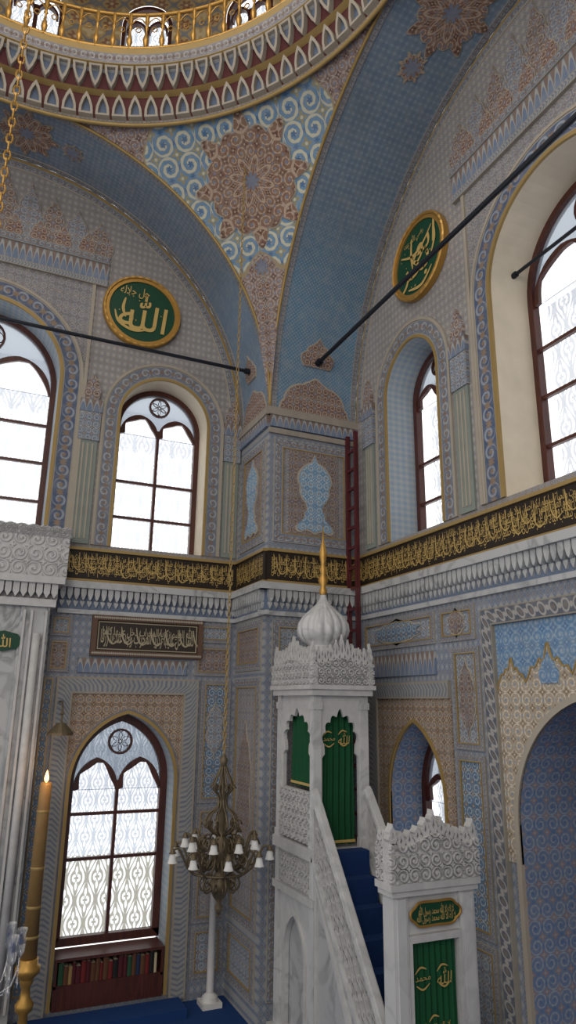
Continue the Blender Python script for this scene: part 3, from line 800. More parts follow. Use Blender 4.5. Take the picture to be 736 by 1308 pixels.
# calligraphy bands, cornice
IB0, IB1 = 5.42, 5.83
for k, (F, a0, a1, wall) in enumerate(((FL, .98, XP-.02, wl), (FPL, .02, WY-YP, wp), (FPF, XP, WX-.02, wp), (FR, WY-YP, 7.6, wr))):
    mb = MB(); plate(mb, F, rectp(a0, a1, IB0, IB1), 0, .03); o = part(mb, 'inscription_band', black, wall)
    for z in (IB0-.04, IB1): boxpart('gilt_edge', goldp, o, a0, a1, z, z+.04, 0, .06, F=F)
    mb = MB(); dense(mb, F, a0+.06, a1-.06, IB0+.03, IB1-.03, [0, 14, 20, 26][k], k+5)
    part(mb, 'calligraphy', goldL, o, 'gold Arabic calligraphy')
    e0, e1 = a0-(.12 if F is FPF else 0), a1+(.12 if F is FPL else 0)
    root = empty('trim_%d' % (k+1), F((a0+a1)/2, 4.98, 0)); tag(root, ['grey carved cornice under the calligraphy on the left wall', 'grey carved cornice on the narrow side of the pier', 'grey carved cornice across the front of the pier', 'grey carved cornice running along the right wall'][k], 'cornice', kind='structure')
    boxpart('moulding', marbG, root, e0, e1, 5.28, 5.375, 0, .14, F=F)
    mb = MB(); n = int((a1-a0)/.09)
    for i in range(n):
        x = a0+(a1-a0)*(i+.5)/n
        plate(mb, F, [(x-.036, 5.28), (x-.036, 5.2), (x-.02, 5.14), (x, 5.11), (x+.02, 5.14), (x+.036, 5.2), (x+.036, 5.28)][::-1], 0, .1)
        plate(mb, F, [(x-.03, 5.11), (x-.03, 5.08), (x, 5.02), (x+.03, 5.08), (x+.03, 5.11)][::-1], 0, .05)
    part(mb, 'dentil_row', marbG, root)
    mb = MB(); plate(mb, F, rectp(a0, a1, 4.98, 5.28), 0, .02); part(mb, 'backing', bluegrey, root)
    boxpart('lower_moulding', marbG, root, e0, e1, 4.93, 4.99, 0, .05, F=F)

# pier faces
panel(FPF, XP+.08, WX-.1, 5.98, 7.55, pink, bordB, wp, .13)
mb = MB(); plate(mb, FPF, rectp(XP+.32, WX-.34, 6.12, 7.41), 0, .024, uvf=lambda a, b: (a-4.33, b)); part(mb, 'field', brownF, wp)
vase(FPF, (XP+WX)/2, 6.18, .52, 1.17, blueV, wp)
mb = MB(); plate(mb, FPF, rectp(XP, WX, 7.72, 7.9), 0, .05, uvf=lambda a, b: (a, b-7.72)); part(mb, 'tulip_frieze', tul, wp)
boxpart('moulding', chev, wp, XP-.04, WX, 7.9, 8.02, 0, .07, F=FPF); boxpart('moulding', chev, wp, XP-.02, WX, 7.62, 7.7, 0, .04, F=FPF)
panel(FPL, .12, 1.12, 5.98, 7.55, brownF, bordB, wp, .13); vase(FPL, .62, 6.18, .42, 1.17, blueV, wp)
mb = MB(); plate(mb, FPL, rectp(0, 1.2, 7.72, 7.9), 0, .05, uvf=lambda a, b: (a, b-7.72)); part(mb, 'tulip_frieze', tul, wp)
boxpart('moulding', chev, wp, 0, 1.24, 7.9, 8.02, 0, .07, F=FPL)
panel(FPL, .1, 1.1, 4.2, 4.88, brownF, bordB, wp, .1); panel(FPL, .1, 1.1, 1.0, 4.1, pink, bordB, wp, .12); cartouche(FPL, .3, .9, 1.6, 3.6, brownF, wp); panel(FPL, .1, 1.1, .25, .9, greyT, bordB, wp, .1)
panel(FPF, XP+.1, WX-.1, 4.15, 4.88, greyT, bordB, wp, .1); panel(FPF, XP+.1, WX-.1, .3, 4.05, pink, bordB, wp, .12)

# left wall, lower zone
mb = MB(); band(mb, FL, [(1.29, .05), (1.29, 3.86), (2.83, 3.86), (2.83, .05)], [(1.07, .05), (1.07, 4.08), (3.05, 4.08), (3.05, .05)], 0, .05, uw=.14); part(mb, 'window_surround', chev, wl)
mb = MB(); plate(mb, FL, [(2.83, 2.3), (2.83, 3.86), (1.29, 3.86), (1.29, 2.3)]+arch(L_low[0], L_low[1], 2.3, L_low[3], L_low[4]), 0, .02, uvf=lambda a, b: (a-2.06, b)); part(mb, 'spandrel', beigeB, wl)
archborder(FL, L_low, 0, .045, goldp, wl, .04); archborder(FL, L_low, .045, .07, bordA, wl, .03)
mb = MB(); plate(mb, FL, rectp(1.32, 2.86, 4.14, 4.34), 0, .03, uvf=lambda a, b: (a, b-4.14)); part(mb, 'tulip_frieze', tul, wl)
panel(FL, .92, 1.2, 4.62, 4.9, greyT, bordB, wl, .04); panel(FL, .92, 1.2, 4.14, 4.58, brownF, bordB, wl, .04)
panel(FL, 2.98, 3.52, 4.62, 4.9, greyT, bordB, wl, .05); panel(FL, 2.98, 3.52, 4.14, 4.58, brownF, bordB, wl, .05)
panel(FL, 3.1, 3.55, 2.4, 4.08, blueT, bordB, wl, .06); panel(FL, 3.1, 3.55, .9, 2.35, pink, bordB, wl, .06); panel(FL, 3.1, 3.55, .25, .85, greyT, bordB, wl, .06)
cartouche(FL, 3.18, 3.47, 3.0, 3.8, greyT, wl)
panel(FL, .88, 1.05, .3, 4.08, blueT, bordB, wl, .03)

# right wall, lower zone
panel(FR, 1.38, 3.05, 4.48, 4.88, greyT, bordB, wr, .06); cartouche(FR, 1.55, 2.9, 4.52, 4.85, blueT, wr); panel(FR, 3.15, 3.8, 4.48, 4.88, greyT, bordB, wr, .06); cartouche(FR, 3.3, 3.65, 4.52, 4.85, brownF, wr)
mb = MB(); plate(mb, FR, rectp(1.38, 3.05, 4.12, 4.4), 0, .03, uvf=lambda a, b: (a, (b-4.12)*.71)); part(mb, 'tulip_frieze', tul, wr)
mb = MB(); band(mb, FR, [(1.72, .05), (1.72, 3.84), (3.3, 3.84)], [(1.5, .05), (1.5, 4.04), (3.3, 4.04)], 0, .05, uw=.14); part(mb, 'window_surround', chev, wr)
mb = MB(); plate(mb, FR, [(3.3, 1.6), (3.3, 3.84), (1.72, 3.84), (1.72, 1.6)]+arch(R_low[0], R_low[1], 1.6, R_low[3], R_low[4]), 0, .02, uvf=lambda a, b: (a-2.55, b)); part(mb, 'spandrel', beigeB, wr)
archborder(FR, R_low, 0, .04, goldp, wr, .04)
panel(FR, 3.36, 3.84, 3.3, 4.4, greyT, bordB, wr, .06); cartouche(FR, 3.44, 3.76, 3.4, 4.3, brownF, wr)
panel(FR, 3.36, 3.84, 1.5, 3.25, blueT, bordB, wr, .06); panel(FR, 3.36, 3.84, .3, 1.45, greyT, bordB, wr, .06)
mb = MB(); band(mb, FR, [(4.12, .05), (4.12, 4.6), (6.9, 4.6), (6.9, .05)], [(3.94, .05), (3.94, 4.78), (7.1, 4.78), (7.1, .05)], 0, .06, uw=.18); part(mb, 'niche_surround', chain, wr)
op2 = arch(4.3, 6.7, 2.3, 2.65, 3.86)
mb = MB(); plate(mb, FR, [(6.9, 2.3), (6.9, 4.6), (4.12, 4.6), (4.12, 2.3)]+op2, 0, .012); part(mb, 'blue_field', niBlue, wr)
def lobe_top(a):
    h = 0
    for x, w, k in ((4.34, .22, .34), (4.86, .34, .46), (RC, .4, .6), (6.14, .34, .46), (6.66, .22, .34)):
        s = abs(a-x)/w
        if s < 1: h = max(h, k*(.72*(1-s*s)**.6*(1-.2*abs(math.sin(s*9)))+.28*math.exp(-(s/.13)**2)))
    return 3.92+h
wav = [(4.12+2.78*i/160, lobe_top(4.12+2.78*i/160)) for i in range(161)]
mb = MB(); plate(mb, FR, [(6.9, 2.3)]+wav[::-1]+[(4.12, 2.3)]+op2, .012, .024, uvf=lambda a, b: (a-RC, b)); o = part(mb, 'lobed_spandrel', beige, wr)
mb = MB(); tube(mb, [FR(a, b, .026) for a, b in wav], .01, 5); part(mb, 'gilt_line', goldp, o)
for x, w_, z_, h_ in ((4.86, .26, 3.98, .3), (RC, .3, 4.02, .4), (6.14, .26, 3.98, .3)): crestpiece(FR, x, z_, w_, h_, wr, mat=niBlue, c=.03)
archborder(FR, R_door, 0, .06, cream, wr, .04)

# ================================================================== THINGS
def medallion(F, ca, cb, r, label, lines, fl):
    root = empty('calligraphy_medallion', F(ca, cb, 0)); tag(root, label, 'medallion')
    cir = lambda q: (lambda t: (q*math.cos(t), q*math.sin(t)))
    mb = MB(); blob(mb, F, cir(r*.9), ca, cb, .06, 2, 48); part(mb, 'disc', green, root)
    mb = MB(); band(mb, F, circle(ca, cb, r*.85, 64), circle(ca, cb, r, 64), .005, .08, True); tube(mb, [F(ca+r*.97*math.cos(2*PI*i/64), cb+r*.97*math.sin(2*PI*i/64), .08) for i in range(64)], [.022+.006*(i % 2) for i in range(64)], 6, True); part(mb, 'gilt_ring', gold, root)
    mb = MB()
    for i, (s, x0, x1, y0, y1) in enumerate(lines): lettering(mb, F, s, ca+x0*r, ca+x1*r, cb+y0*r, cb+y1*r, .072, False, off=.006, slant=.12)
    for f in fl: flourish(mb, F, [(ca+x*r, cb+y*r) for x, y in f], .024, .073)
    for q in range(14):
        t = random.uniform(0, 2*PI); k = random.uniform(.3, .7)*r; x, y = ca+k*math.cos(t), cb+k*math.sin(t); s = .012
        plate(mb, F, [(x, y-s), (x+s, y), (x, y+s), (x-s, y)], .072, .072, sides=False)
    part(mb, 'calligraphy', goldL, root)
ma = LA(181, 401); medallion(FL, *ma, .62, 'round green medallion with gold Arabic lettering on the left wall', [('الله', -.6, .66, -.55, .5), ('جل جلاله', -.6, .15, .36, .68)], [[(-.7, -.1), (-.58, -.42), (-.2, -.58), (.15, -.5)], [(-.45, .3), (-.5, .0), (-.42, -.25)]])
ma = RA(539, 330); medallion(FR, *ma, .62, 'round green medallion with gold Arabic lettering on the right wall', [('ابو', -.1, .68, -.15, .6), ('بكر', -.7, .42, -.66, .25), ('رضي الله عنه', -.5, .25, .42, .7)], [[(-.65, .34), (-.2, .14), (.2, .22), (.55, .5)], [(-.4, -.64), (.1, -.76), (.5, -.5)], [(.62, .5), (.64, .1), (.5, -.2)], [(-.2, .6), (-.24, .2), (-.2, -.2)]])
p0 = LA(115, 822)[0]; p1 = LA(257, 822)[0]
root = empty('calligraphy_plaque', FL((p0+p1)/2, 4.4, 0)); tag(root, 'dark rectangular calligraphy plaque above the tall lower window', 'plaque')
mb = MB(); plate(mb, FL, rectp(p0+.07, p1-.07, 4.44, 4.86), 0, .05); part(mb, 'field', darkpan, root)
mb = MB(); rframe(mb, FL, p0+.07, p1-.07, 4.44, 4.86, .07, 0, .08); o = part(mb, 'frame', brownfr, root)
mb = MB()
for i in range(60):
    for z in (4.405, 4.895):
        x = p0+.03+(p1-p0-.06)*i/59; plate(mb, FL, [(x, z-.02), (x+.016, z), (x, z+.02), (x-.016, z)], .08, .088)
part(mb, 'frame_carving', cream, o)
mb = MB(); rframe(mb, FL, p0+.1, p1-.1, 4.47, 4.83, .012, .05, .06); part(mb, 'inner_line', silver, root)
mb = MB(); lettering(mb, FL, 'كلما دخل عليها زكريا المحراب وجد عندها رزقا', p0+.13, p1-.13, 4.49, 4.74, .057); lettering(mb, FL, 'الله العليم زكريا المحراب دخل عليها كلما', p0+.15, p1-.15, 4.6, 4.82, .058)
for i in range(7):
    x = p0+.2+i*.21; flourish(mb, FL, [(x, 4.78), (x+.03, 4.62), (x+.1, 4.54), (x+.18, 4.6)], .012, .059)
part(mb, 'calligraphy', silver, root)

# tie rods
def rod(p, q, label, r=.032):
    root = empty('tie_rod', p); tag(root, label, 'rod')
    mb = MB(); tube(mb, [p, q], r, 10); part(mb, 'bar', iron, root, smooth=False)
    d = (Vector(q)-Vector(p)).normalized(); mb = MB(); tube(mb, [Vector(p), Vector(p)+d*.08], r*1.7, 10); part(mb, 'collar', iron, root)
zr = ZS+.84; xx = CX+math.sqrt(R*R-.84**2)-.03
rod((xx, 9.4, zr), (-4.2, 9.4, zr), 'dark iron tie rod crossing in front of the left wall', .028)
rod((4.34, CY+math.sqrt(R*R-.84**2)-.03, zr), (4.34, .95, zr), 'dark iron tie rod running along the right wall')
zb = RA(657, 352, 5.4)[1]
rod((5.4, 10-R_big[0]-.01, zb), (5.4, 10-R_big[1]+.01, zb), 'thin iron bar across the large window at the right edge', .022)

# mihrab
root = empty('mihrab', (-.4, 9.65, 0)); tag(root, 'tall grey marble mihrab surround with carved crest at the left edge', 'mihrab')
FM = lambda a, b, c: (a, 9.65-c, b)
YB, CB = 9.91, -.26
boxpart('side_pier', marbG, root, .5, .86, 9.65, YB, 0, 5.0); boxpart('side_pier', marbG, root, -1.66, -1.3, 9.65, YB, 0, 5.0)
mb = MB(); plate(mb, FM, [(.5, 0), (.5, 4.95), (-1.3, 4.95), (-1.3, 0)]+arch(-1.1, .3, 0, 2.9, 3.7), CB, -.04); part(mb, 'marble_slab', marbG, root)
mb = MB(); n = 16
mb.add([(-.4+.72*math.cos(PI*i/n), 9.68+.22*math.sin(PI*i/n), z) for z in (0, 3.72) for i in range(n+1)], [(i, i+1, n+2+i, n+1+i) for i in range(n)]); part(mb, 'niche', marbG, root)
for x in (.53, .62, .8): boxpart('moulding', marbC, root, x, x+.03, 9.6, 9.66, .3, 4.9)
mb = MB(); tube(mb, [(.72, 9.6, .3), (.72, 9.6, 4.6)], .05, 10); part(mb, 'colonnette', marbC, root, smooth=True)
mb = MB(); box(mb, -1.75, .92, 9.58, YB, 4.95, 5.05); box(mb, -1.82, 1.0, 9.5, YB, 5.25, 5.34)
for i in range(28):
    x = -1.75+2.68*(i+.5)/28; plate(mb, FM, [(x-.04, 5.25), (x+.04, 5.25), (x+.04, 5.13), (x, 5.06), (x-.04, 5.13)], CB, .1)
box(mb, -1.78, .94, 9.68, YB, 5.05, 5.25); part(mb, 'cornice', marbC, root)
mb = MB(); relief(mb, FM, -1.82, 1.02, 5.34, lambda u: 5.9, .07, .018, .2, 330, 70, CB); part(mb, 'carved_crest', marbC, root)
mb = MB(); relief(mb, FM, -1.84, 1.04, 5.9, lambda u: 6.02+.02*abs(math.sin(PI*20*u)), .09, .02, .06, 400, 20, CB); part(mb, 'carved_crest', marbC, root)
gp = LA(4, 818, 9.6)
mb = MB(); plate(mb, FM, [(gp[0]+x*.24, gp[1]+y*.13) for x, y in ((-1, 0), (-.7, .7), (0, 1), (.7, .7), (1, 0), (.7, -.7), (0, -1), (-.7, -.7))], -.04, .02); o = part(mb, 'green_cartouche', green, root)
mb = MB(); lettering(mb, FM, 'الله', gp[0]-.14, gp[0]+.14, gp[1]-.08, gp[1]+.08, .03, True); part(mb, 'calligraphy', goldL, o)

# candlestick and candle
cx_, cy_ = .97, 9.1
root = empty('candlestick', (cx_, cy_, 0)); tag(root, 'tall brass floor candlestick holding the giant candle beside the mihrab', 'candlestick')
mb = MB(); lathe(mb, [(0, 0), (.24, 0), (.24, .06), (.19, .1), (.15, .2), (.08, .28), (.055, .34)], (cx_, cy_, 0), 28); part(mb, 'base', gold, root, smooth=True)
mb = MB(); lathe(mb, [(.055, .34), (.045, .46), (.09, .5), (.1, .56), (.055, .62), (.045, .72), (.07, .76), (.07, .8)], (cx_, cy_, 0), 24); part(mb, 'stem', gold, root, smooth=True)
mb = MB(); lathe(mb, [(.07, .8), (.13, .86), (.135, .92), (.105, .94), (.105, 1.0), (.085, 1.0), (0, 1.0)], (cx_, cy_, 0), 28); part(mb, 'cup', gold, root, smooth=True)
root = empty('candle', (cx_, cy_, 1.0)); tag(root, 'giant ochre wax candle with a lit tip', 'candle')
mb = MB(); lathe(mb, [(0, 1.0), (.085, 1.0), (.07, 2.8), (.056, 2.83), (0, 2.83)], (cx_, cy_, 0), 24); o = part(mb, 'shaft', candleM, root, smooth=True)
for z in (1.2, 1.5, 1.9, 2.5):
    q = .085-.0083*(z-1)
    mb = MB(); lathe(mb, [(q, z), (q+.006, z+.015), (q, z+.03)], (cx_, cy_, 0), 24); part(mb, 'relief_ring', goldp, o, smooth=True)
mb = MB(); lathe(mb, [(0, 2.82), (.022, 2.85), (.026, 2.88), (.014, 2.93), (0, 2.97)], (cx_, cy_, 0), 12)
flame = finish(begin('flame_glow'), hx('ffd28a'), .5, emis=(hx('ffb060'), 6)); part(mb, 'flame', flame, root, smooth=True)

# wall lantern
q = LA(77, 925, 9.6); root = empty('wall_lantern', (q[0], 9.55, q[1])); tag(root, 'small dark metal wall lantern above the giant candle', 'lantern')
x, z = q; y = 9.5
mb = MB(); lathe(mb, [(0, z+.02), (.05, z+.02), (.16, z-.1), (.16, z-.13), (0, z-.13)], (x, y, 0), 16); part(mb, 'shade', bronze, root, smooth=False)
mb = MB(); tube(mb, [(x, y, z+.02), (x, y, z+.2), (x, y+.1, z+.28), (x, 9.94, z+.28)], .012, 6); part(mb, 'bracket', bronze, root)
mb = MB(); lathe(mb, [(0, z+.1), (.03, z+.13), (0, z+.17)], (x, y, 0), 10); part(mb, 'knob', bronze, root)

# crystal candelabrum at the left edge
d = ray(-16, 1205); t = 7.6/d.y; X0, Y0 = d.x*t, 7.6
root = empty('crystal_candelabrum', (X0, Y0, 0)); tag(root, 'standing crystal candelabrum with glass cups at the left edge', 'candelabrum')
mb = MB(); lathe(mb, [(0, 0), (.22, 0), (.2, .06), (.05, .14), (.04, .5), (.08, .58), (.04, .66), (.04, 1.2), (.09, 1.28), (.04, 1.36), (.03, 1.9), (0, 1.95)], (X0, Y0, 0), 20); part(mb, 'stem', crystal, root, smooth=True)
for i in range(8):
    t = 2*PI*i/8; c, s = math.cos(t), math.sin(t)
    mb = MB(); tube(mb, [(X0+c*r, Y0+s*r, zz) for r, zz in ((.04, 1.3), (.14, 1.2), (.24, 1.25), (.29, 1.4), (.29, 1.48))], .009, 6); part(mb, 'arm', crystal, root, smooth=True)
    mb = MB(); lathe(mb, [(.015, 1.48), (.04, 1.51), (.048, 1.58), (.04, 1.64), (.055, 1.71)], (X0+c*.29, Y0+s*.29, 0), 12); part(mb, 'glass_cup', crystal, root, smooth=True)
    mb = MB(); tube(mb, [(X0+c*.29, Y0+s*.29, 1.42-.05*k) for k in range(5)], [.004, .012, .004, .013, .002], 6); part(mb, 'drop', crystal, root)

# bookcase and books under the tall window
root = empty('bookcase', (2.06, 10.1, .12)); tag(root, 'low dark red bookcase filling the foot of the tall window', 'bookcase')
bx0, bx1 = 1.38, 2.74
boxpart('shelf', woodD, root, bx0, bx1, 9.96, 10.32, .12, .16); boxpart('shelf', woodD, root, bx0, bx1, 9.96, 10.32, .36, .39)
boxpart('top', woodD, root, bx0, bx1, 9.94, 10.34, .655, .69)
boxpart('side', woodD, root, bx0, bx0+.03, 9.96, 10.32, .16, .655); boxpart('side', woodD, root, bx1-.03, bx1, 9.96, 10.32, .16, .655)
boxpart('back', woodD, root, bx0, bx1, 10.3, 10.32, .16, .655); boxpart('lower_door', woodD, root, bx0+.03, bx1-.03, 9.955, 9.975, .16, .36)
bcol = [('dark red', '6a2020'), ('green', '274a34'), ('cream', 'b8a888'), ('navy', '22304e'), ('brown', '5a3a26'), ('black', '1c1a1a'), ('maroon', '4a1820'), ('tan', '96764c')]
bmat = {n: plain('book_cover_'+n.replace(' ', '_'), h, .6) for n, h in bcol}
pages = plain('book_pages', 'cfc4aa', .8)
ordn = ['first', 'second', 'third', 'fourth', 'fifth', 'sixth', 'seventh', 'eighth', 'ninth', 'tenth', 'eleventh', 'twelfth', 'thirteenth', 'fourteenth', 'fifteenth', 'sixteenth', 'seventeenth', 'eighteenth', 'nineteenth', 'twentieth', 'twenty-first', 'twenty-second', 'twenty-third', 'twenty-fourth', 'twenty-fifth', 'twenty-sixth']
x = bx0+.05; i = 0
while x < bx1-.09 and i < len(ordn):
    w = random.uniform(.035, .065); h = random.uniform(.19, .245); nm = random.choice(bcol)[0]
    root = empty('book', (x+w/2, 10.02, .39)); tag(root, '%s book upright in the window bookcase, %s from its left end' % (nm, ordn[i]), 'book', 'books in the window bookcase')
    mb = MB(); box(mb, x, x+.004, 9.98, 10.14, .391, .39+h); box(mb, x+w-.006, x+w-.002, 9.98, 10.14, .391, .39+h)
    sp = [(x+.001+(w-.004)*(.5-.5*math.cos(PI*k/6)), 9.985-.012*math.sin(PI*k/6)) for k in range(7)]
    for p, q in zip(sp, sp[1:]): mb.add([(p[0], p[1], .391), (q[0], q[1], .391), (q[0], q[1], .39+h), (p[0], p[1], .39+h)], [(0, 1, 2, 3)])
    part(mb, 'cover', bmat[nm], root)
    mb = MB(); box(mb, x+.004, x+w-.006, 9.99, 10.135, .393, .39+h-.005); part(mb, 'pages', pages, root)
    x += w+.003; i += 1
mb = MB(); box(mb, .95, 2.95, 9.5, 9.9, 0, .1); tag(part(mb, 'carpeted_step', carpet), 'low blue carpeted step along the foot of the tall window', 'step')

# white slender post
d = ray(267, 1284); t = -ZC/d.z; px_, py_ = d.x*t, min(d.y*t, 9.75)
root = empty('white_post', (px_, py_, 0)); tag(root, 'slender white post standing under the hanging chandelier', 'post')
mb = MB(); box(mb, px_-.13, px_+.13, py_-.13, py_+.13, 0, .06); lathe(mb, [(.11, .06), (.1, .11), (.05, .15)], (px_, py_, 0), 20); part(mb, 'base', whitep, root)
mb = MB(); lathe(mb, [(.05, .13), (.044, 1.62), (.05, 1.62)], (px_, py_, 0), 20); part(mb, 'shaft', whitep, root, smooth=True)
mb = MB(); lathe(mb, [(.048, 1.62), (.07, 1.67), (.07, 1.7), (0, 1.7)], (px_, py_, 0), 20); part(mb, 'capital', whitep, root)

# hanging bronze chandelier
d = ray(282, 1085); t = 8.0/d.y; hx0, hy0, hz0 = d.x*t, 8.0, ZC+d.z*t
ztop = ZS+math.sqrt(RHO**2-(hx0-CX)**2-(hy0-CY)**2)
root = empty('chandelier', (hx0, hy0, hz0)); tag(root, 'bronze chandelier with scrolled arms and glass shades hanging on a long chain', 'chandelier')
P = lambda r, t, z: (r*math.cos(t), r*math.sin(t), z)
mb = MB(); lathe(mb, [(0, -.66), (.02, -.64), (.05, -.58), (.02, -.53), (.07, -.47), (.11, -.4), (.13, -.33), (.08, -.27), (.05, -.22), (.1, -.14), (.14, -.02), (.12, .06), (.06, .12), (.04, .2), (.06, .26), (.035, .45), (.05, .5), (.02, .55), (.02, .85), (.04, .9), (.05, .95), (.016, 1.0), (0, 1.02)], n=18)
part(mb, 'stem', bronze, root, smooth=True, local=True)
for k in range(18):
    t = 2*PI*k/18; rd = .55 if k % 2 else .4; dz = 0 if k % 2 else .13
    q = rd/.53
    mb = MB(); tube(mb, [P(r*q, t, z+dz*r/.53) for r, z in catmull([(.08, -.05), (.16, -.2), (.26, -.24), (.36, -.16), (.42, -.04), (.47, .04), (.53, .02)], 3)], .013, 6)
    part(mb, 'arm', bronze, root, smooth=True, local=True)
    mb = MB(); tube(mb, [P(.3*q+(.09-.006*i)*math.cos(i*.7-1.5), t, -.08+(.09-.006*i)*math.sin(i*.7-1.5)) for i in range(11)], .009, 5); part(mb, 'arm_curl', bronze, root, smooth=True, local=True)
    mb = MB(); tube(mb, [P(.2+(.07-.005*i)*math.cos(-i*.7+2), t, .06+(.08-.005*i)*math.sin(-i*.7+2)) for i in range(11)], .009, 5); part(mb, 'arm_curl', bronze, root, smooth=True, local=True)
    mb = MB(); lathe(mb, [(0, .05+dz), (.02, .04+dz), (.03, .01+dz), (.045, -.005+dz), (.02, -.01+dz)], P(rd, t, 0), 10); part(mb, 'socket', bronze, root, smooth=True, local=True)
    mb = MB(); lathe(mb, [(.02, -.005+dz), (.034, -.03+dz), (.038, -.06+dz), (.048, -.09+dz), (.054, -.1+dz)], P(rd, t, 0), 12); o = part(mb, 'glass_shade', milk, root, 'pale glass bell shade', smooth=True, local=True)
for k in range(10):
    t = 2*PI*(k+.5)/10
    mb = MB(); tube(mb, [P(r, t, z) for r, z in catmull([(.04, .14), (.13, .2), (.18, .29), (.14, .38), (.06, .44), (.05, .55), (.1, .62), (.11, .7), (.06, .8), (.03, .88)], 3)], .011, 6); part(mb, 'scroll', bronze, root, smooth=True, local=True)
    mb = MB(); tube(mb, [P(.17+(.06-.004*i)*math.cos(i*.75), t, .26+(.06-.004*i)*math.sin(i*.75)) for i in range(11)], .009, 5); part(mb, 'scroll_curl', bronze, root, smooth=True, local=True)
    mb = MB(); tube(mb, [P(.1+(.05-.004*i)*math.cos(i*.75), t, .64+(.05-.004*i)*math.sin(i*.75)) for i in range(10)], .008, 5); part(mb, 'scroll_curl', bronze, root, smooth=True, local=True)
    mb = MB(); tube(mb, [P(r, t, z) for r, z in catmull([(.05, -.3), (.16, -.26), (.22, -.33), (.19, -.41), (.12, -.4), (.12, -.34), (.16, -.34)], 3)], .011, 5); part(mb, 'lower_scroll', bronze, root, smooth=True, local=True)
mb = MB(); tube(mb, [P(.3, 2*PI*i/40, -.22) for i in range(40)], .013, 6, True); part(mb, 'hoop', bronze, root, smooth=True, local=True)
def chainmesh(mb, h, n, r=.02):
    for i in range(n):
        z = h*(i+.5)/n; l = h/n*.62
        tube(mb, [((r*math.cos(q) if i % 2 else 0), (0 if i % 2 else r*math.cos(q)), z+l*math.sin(q)) for q in [2*PI*j/8 for j in range(8)]], r*.34, 5, True)
ch = MB(); chainmesh(ch, ztop-hz0-1.0, 130, .017); ch.v = [(a, b, c+1.0) for a, b, c in ch.v]
part(ch, 'chain', goldp, root, local=True)
d = ray(3, 240); t = 6.0/d.y; gx, gy, gz = d.x*t, 6.0, ZC+d.z*t
root = empty('hanging_chain', (gx, gy, gz-1.5)); tag(root, 'thick gold chain hanging from the dome at the top left', 'chain')
mb = MB(); chainmesh(mb, 15.4+3.9-gz+1.5, 130, .028); part(mb, 'links', gold, root, local=True)

# ladder
FLD = lambda a, b, c: (WX-.16-c, 8.76-a, b)
root = empty('ladder', (4.88, 8.62, 0)); tag(root, 'narrow dark red wooden ladder standing in the corner behind the pulpit', 'ladder')
for a in (0, .25):
    mb = MB(); boxf(mb, FLD, a, a+.05, 0, 7.75, 0, .06); part(mb, 'rail', woodL, root)
for k in range(25):
    mb = MB(); boxf(mb, FLD, .05, .25, .25+.3*k, .29+.3*k, .01, .05); part(mb, 'rung', woodL, root)

# ------------------------------------------------------------------ pulpit (minbar)
X0, X1, KF, KB, GF, GB = 3.7, 4.43, 7.5, 8.56, 5.8, 5.98
LAND = 2.18
root = empty('pulpit', ((X0+X1)/2, 7, 0)); tag(root, 'white marble pulpit with domed kiosk, carved gate and pierced balustrades', 'pulpit')
FF = lambda a, b, c: (a, KF-c, b)
FS = lambda a, b, c: (X0-c, KB-a, b)
FS2 = lambda a, b, c: (X1+c, KF+a, b)
for xx_ in (X0, X1-.1):
    for yy_ in (KF, KB-.1):
        mb = MB(); box(mb, xx_, xx_+.1, yy_, yy_+.1, 0, 3.86); box(mb, xx_-.012, xx_+.112, yy_-.012, yy_+.112, LAND, LAND+.1); box(mb, xx_-.012, xx_+.112, yy_-.012, yy_+.112, 3.7, 3.78); part(mb, 'post', marbW, root)
boxpart('landing', marbW, root, X0+.02, X1-.02, KF+.02, KB-.02, LAND-.12, LAND)
def lobed(a0, a1, b0, bs, bt):
    # keyhole arch: waist under the springing, scalloped head
    ac = (a0+a1)/2; hw = ac-a0; w = hw*.92; o = [(a0+hw*.1, b0), (a0+hw*.1, bs-.14), (a0+hw*.22, bs-.1), (a0+hw*.22, bs-.05)]
    n = 7; P_ = []
    for i in range(n*6+1):
        u = i/(n*6); t = PI-PI*u; r = 1-.13+.13*abs(math.sin(u*n*PI))
        P_.append((ac+w*r*math.cos(t), bs+(bt-bs)*r*math.sin(t)**.9+.05*math.exp(-((u-.5)/.05)**2)))
    return o+P_+[(2*ac-a, b) for a, b in reversed(o)]
def crestline(F, a0, a1, bf, n, h, c0, c1, big=1.6):
    mb = MB(); w = (a1-a0)/n
    for i in range(n):
        e = 1+(big-1)*max(math.exp(-((i-(n-1)/2)/1.1)**2), math.exp(-(i/.6)**2)*.6, math.exp(-((n-1-i)/.6)**2)*.6)
        leafplate(mb, F, a0+w*(i+.5), bf((i+.5)/n)-.015, w*1.06, h*e, c0, c1)
    return part(mb, 'crest_leaves', marbC, root)
for F, w in ((FF, X1-X0), (FS, KB-KF), (FS2, KB-KF)):
    o0 = X0 if F is FF else 0
    mb = MB(); plate(mb, F, [(o0+w-.06, LAND), (o0+w-.06, 3.86), (o0+.06, 3.86), (o0+.06, LAND)]+lobed(o0+.1, o0+w-.1, LAND, 3.3, 3.66), -.07, -.03)
    part(mb, 'arched_screen', marbC, root)
    mb = MB(); boxf(mb, F, o0-.04, o0+w+.04, 3.86, 3.93, -.1, .05); boxf(mb, F, o0-.07, o0+w+.07, 3.93, 3.98, -.1, .08); part(mb, 'cornice', marbC, root)
    tf = lambda u: 4.24+.06*math.exp(-((u-.5)/.2)**2)
    mb = MB(); relief(mb, F, o0-.06, o0+w+.06, 3.98, tf, .04, .034, .1, 200, 70, -.02); part(mb, 'carved_crest', marbC, root)
    crestline(F, o0-.06, o0+w+.06, tf, 11, .2, .0, .04, 1.5)
boxpart('roof', marbW, root, X0+.02, X1-.02, KF+.02, KB-.02, 3.9, 4.15)
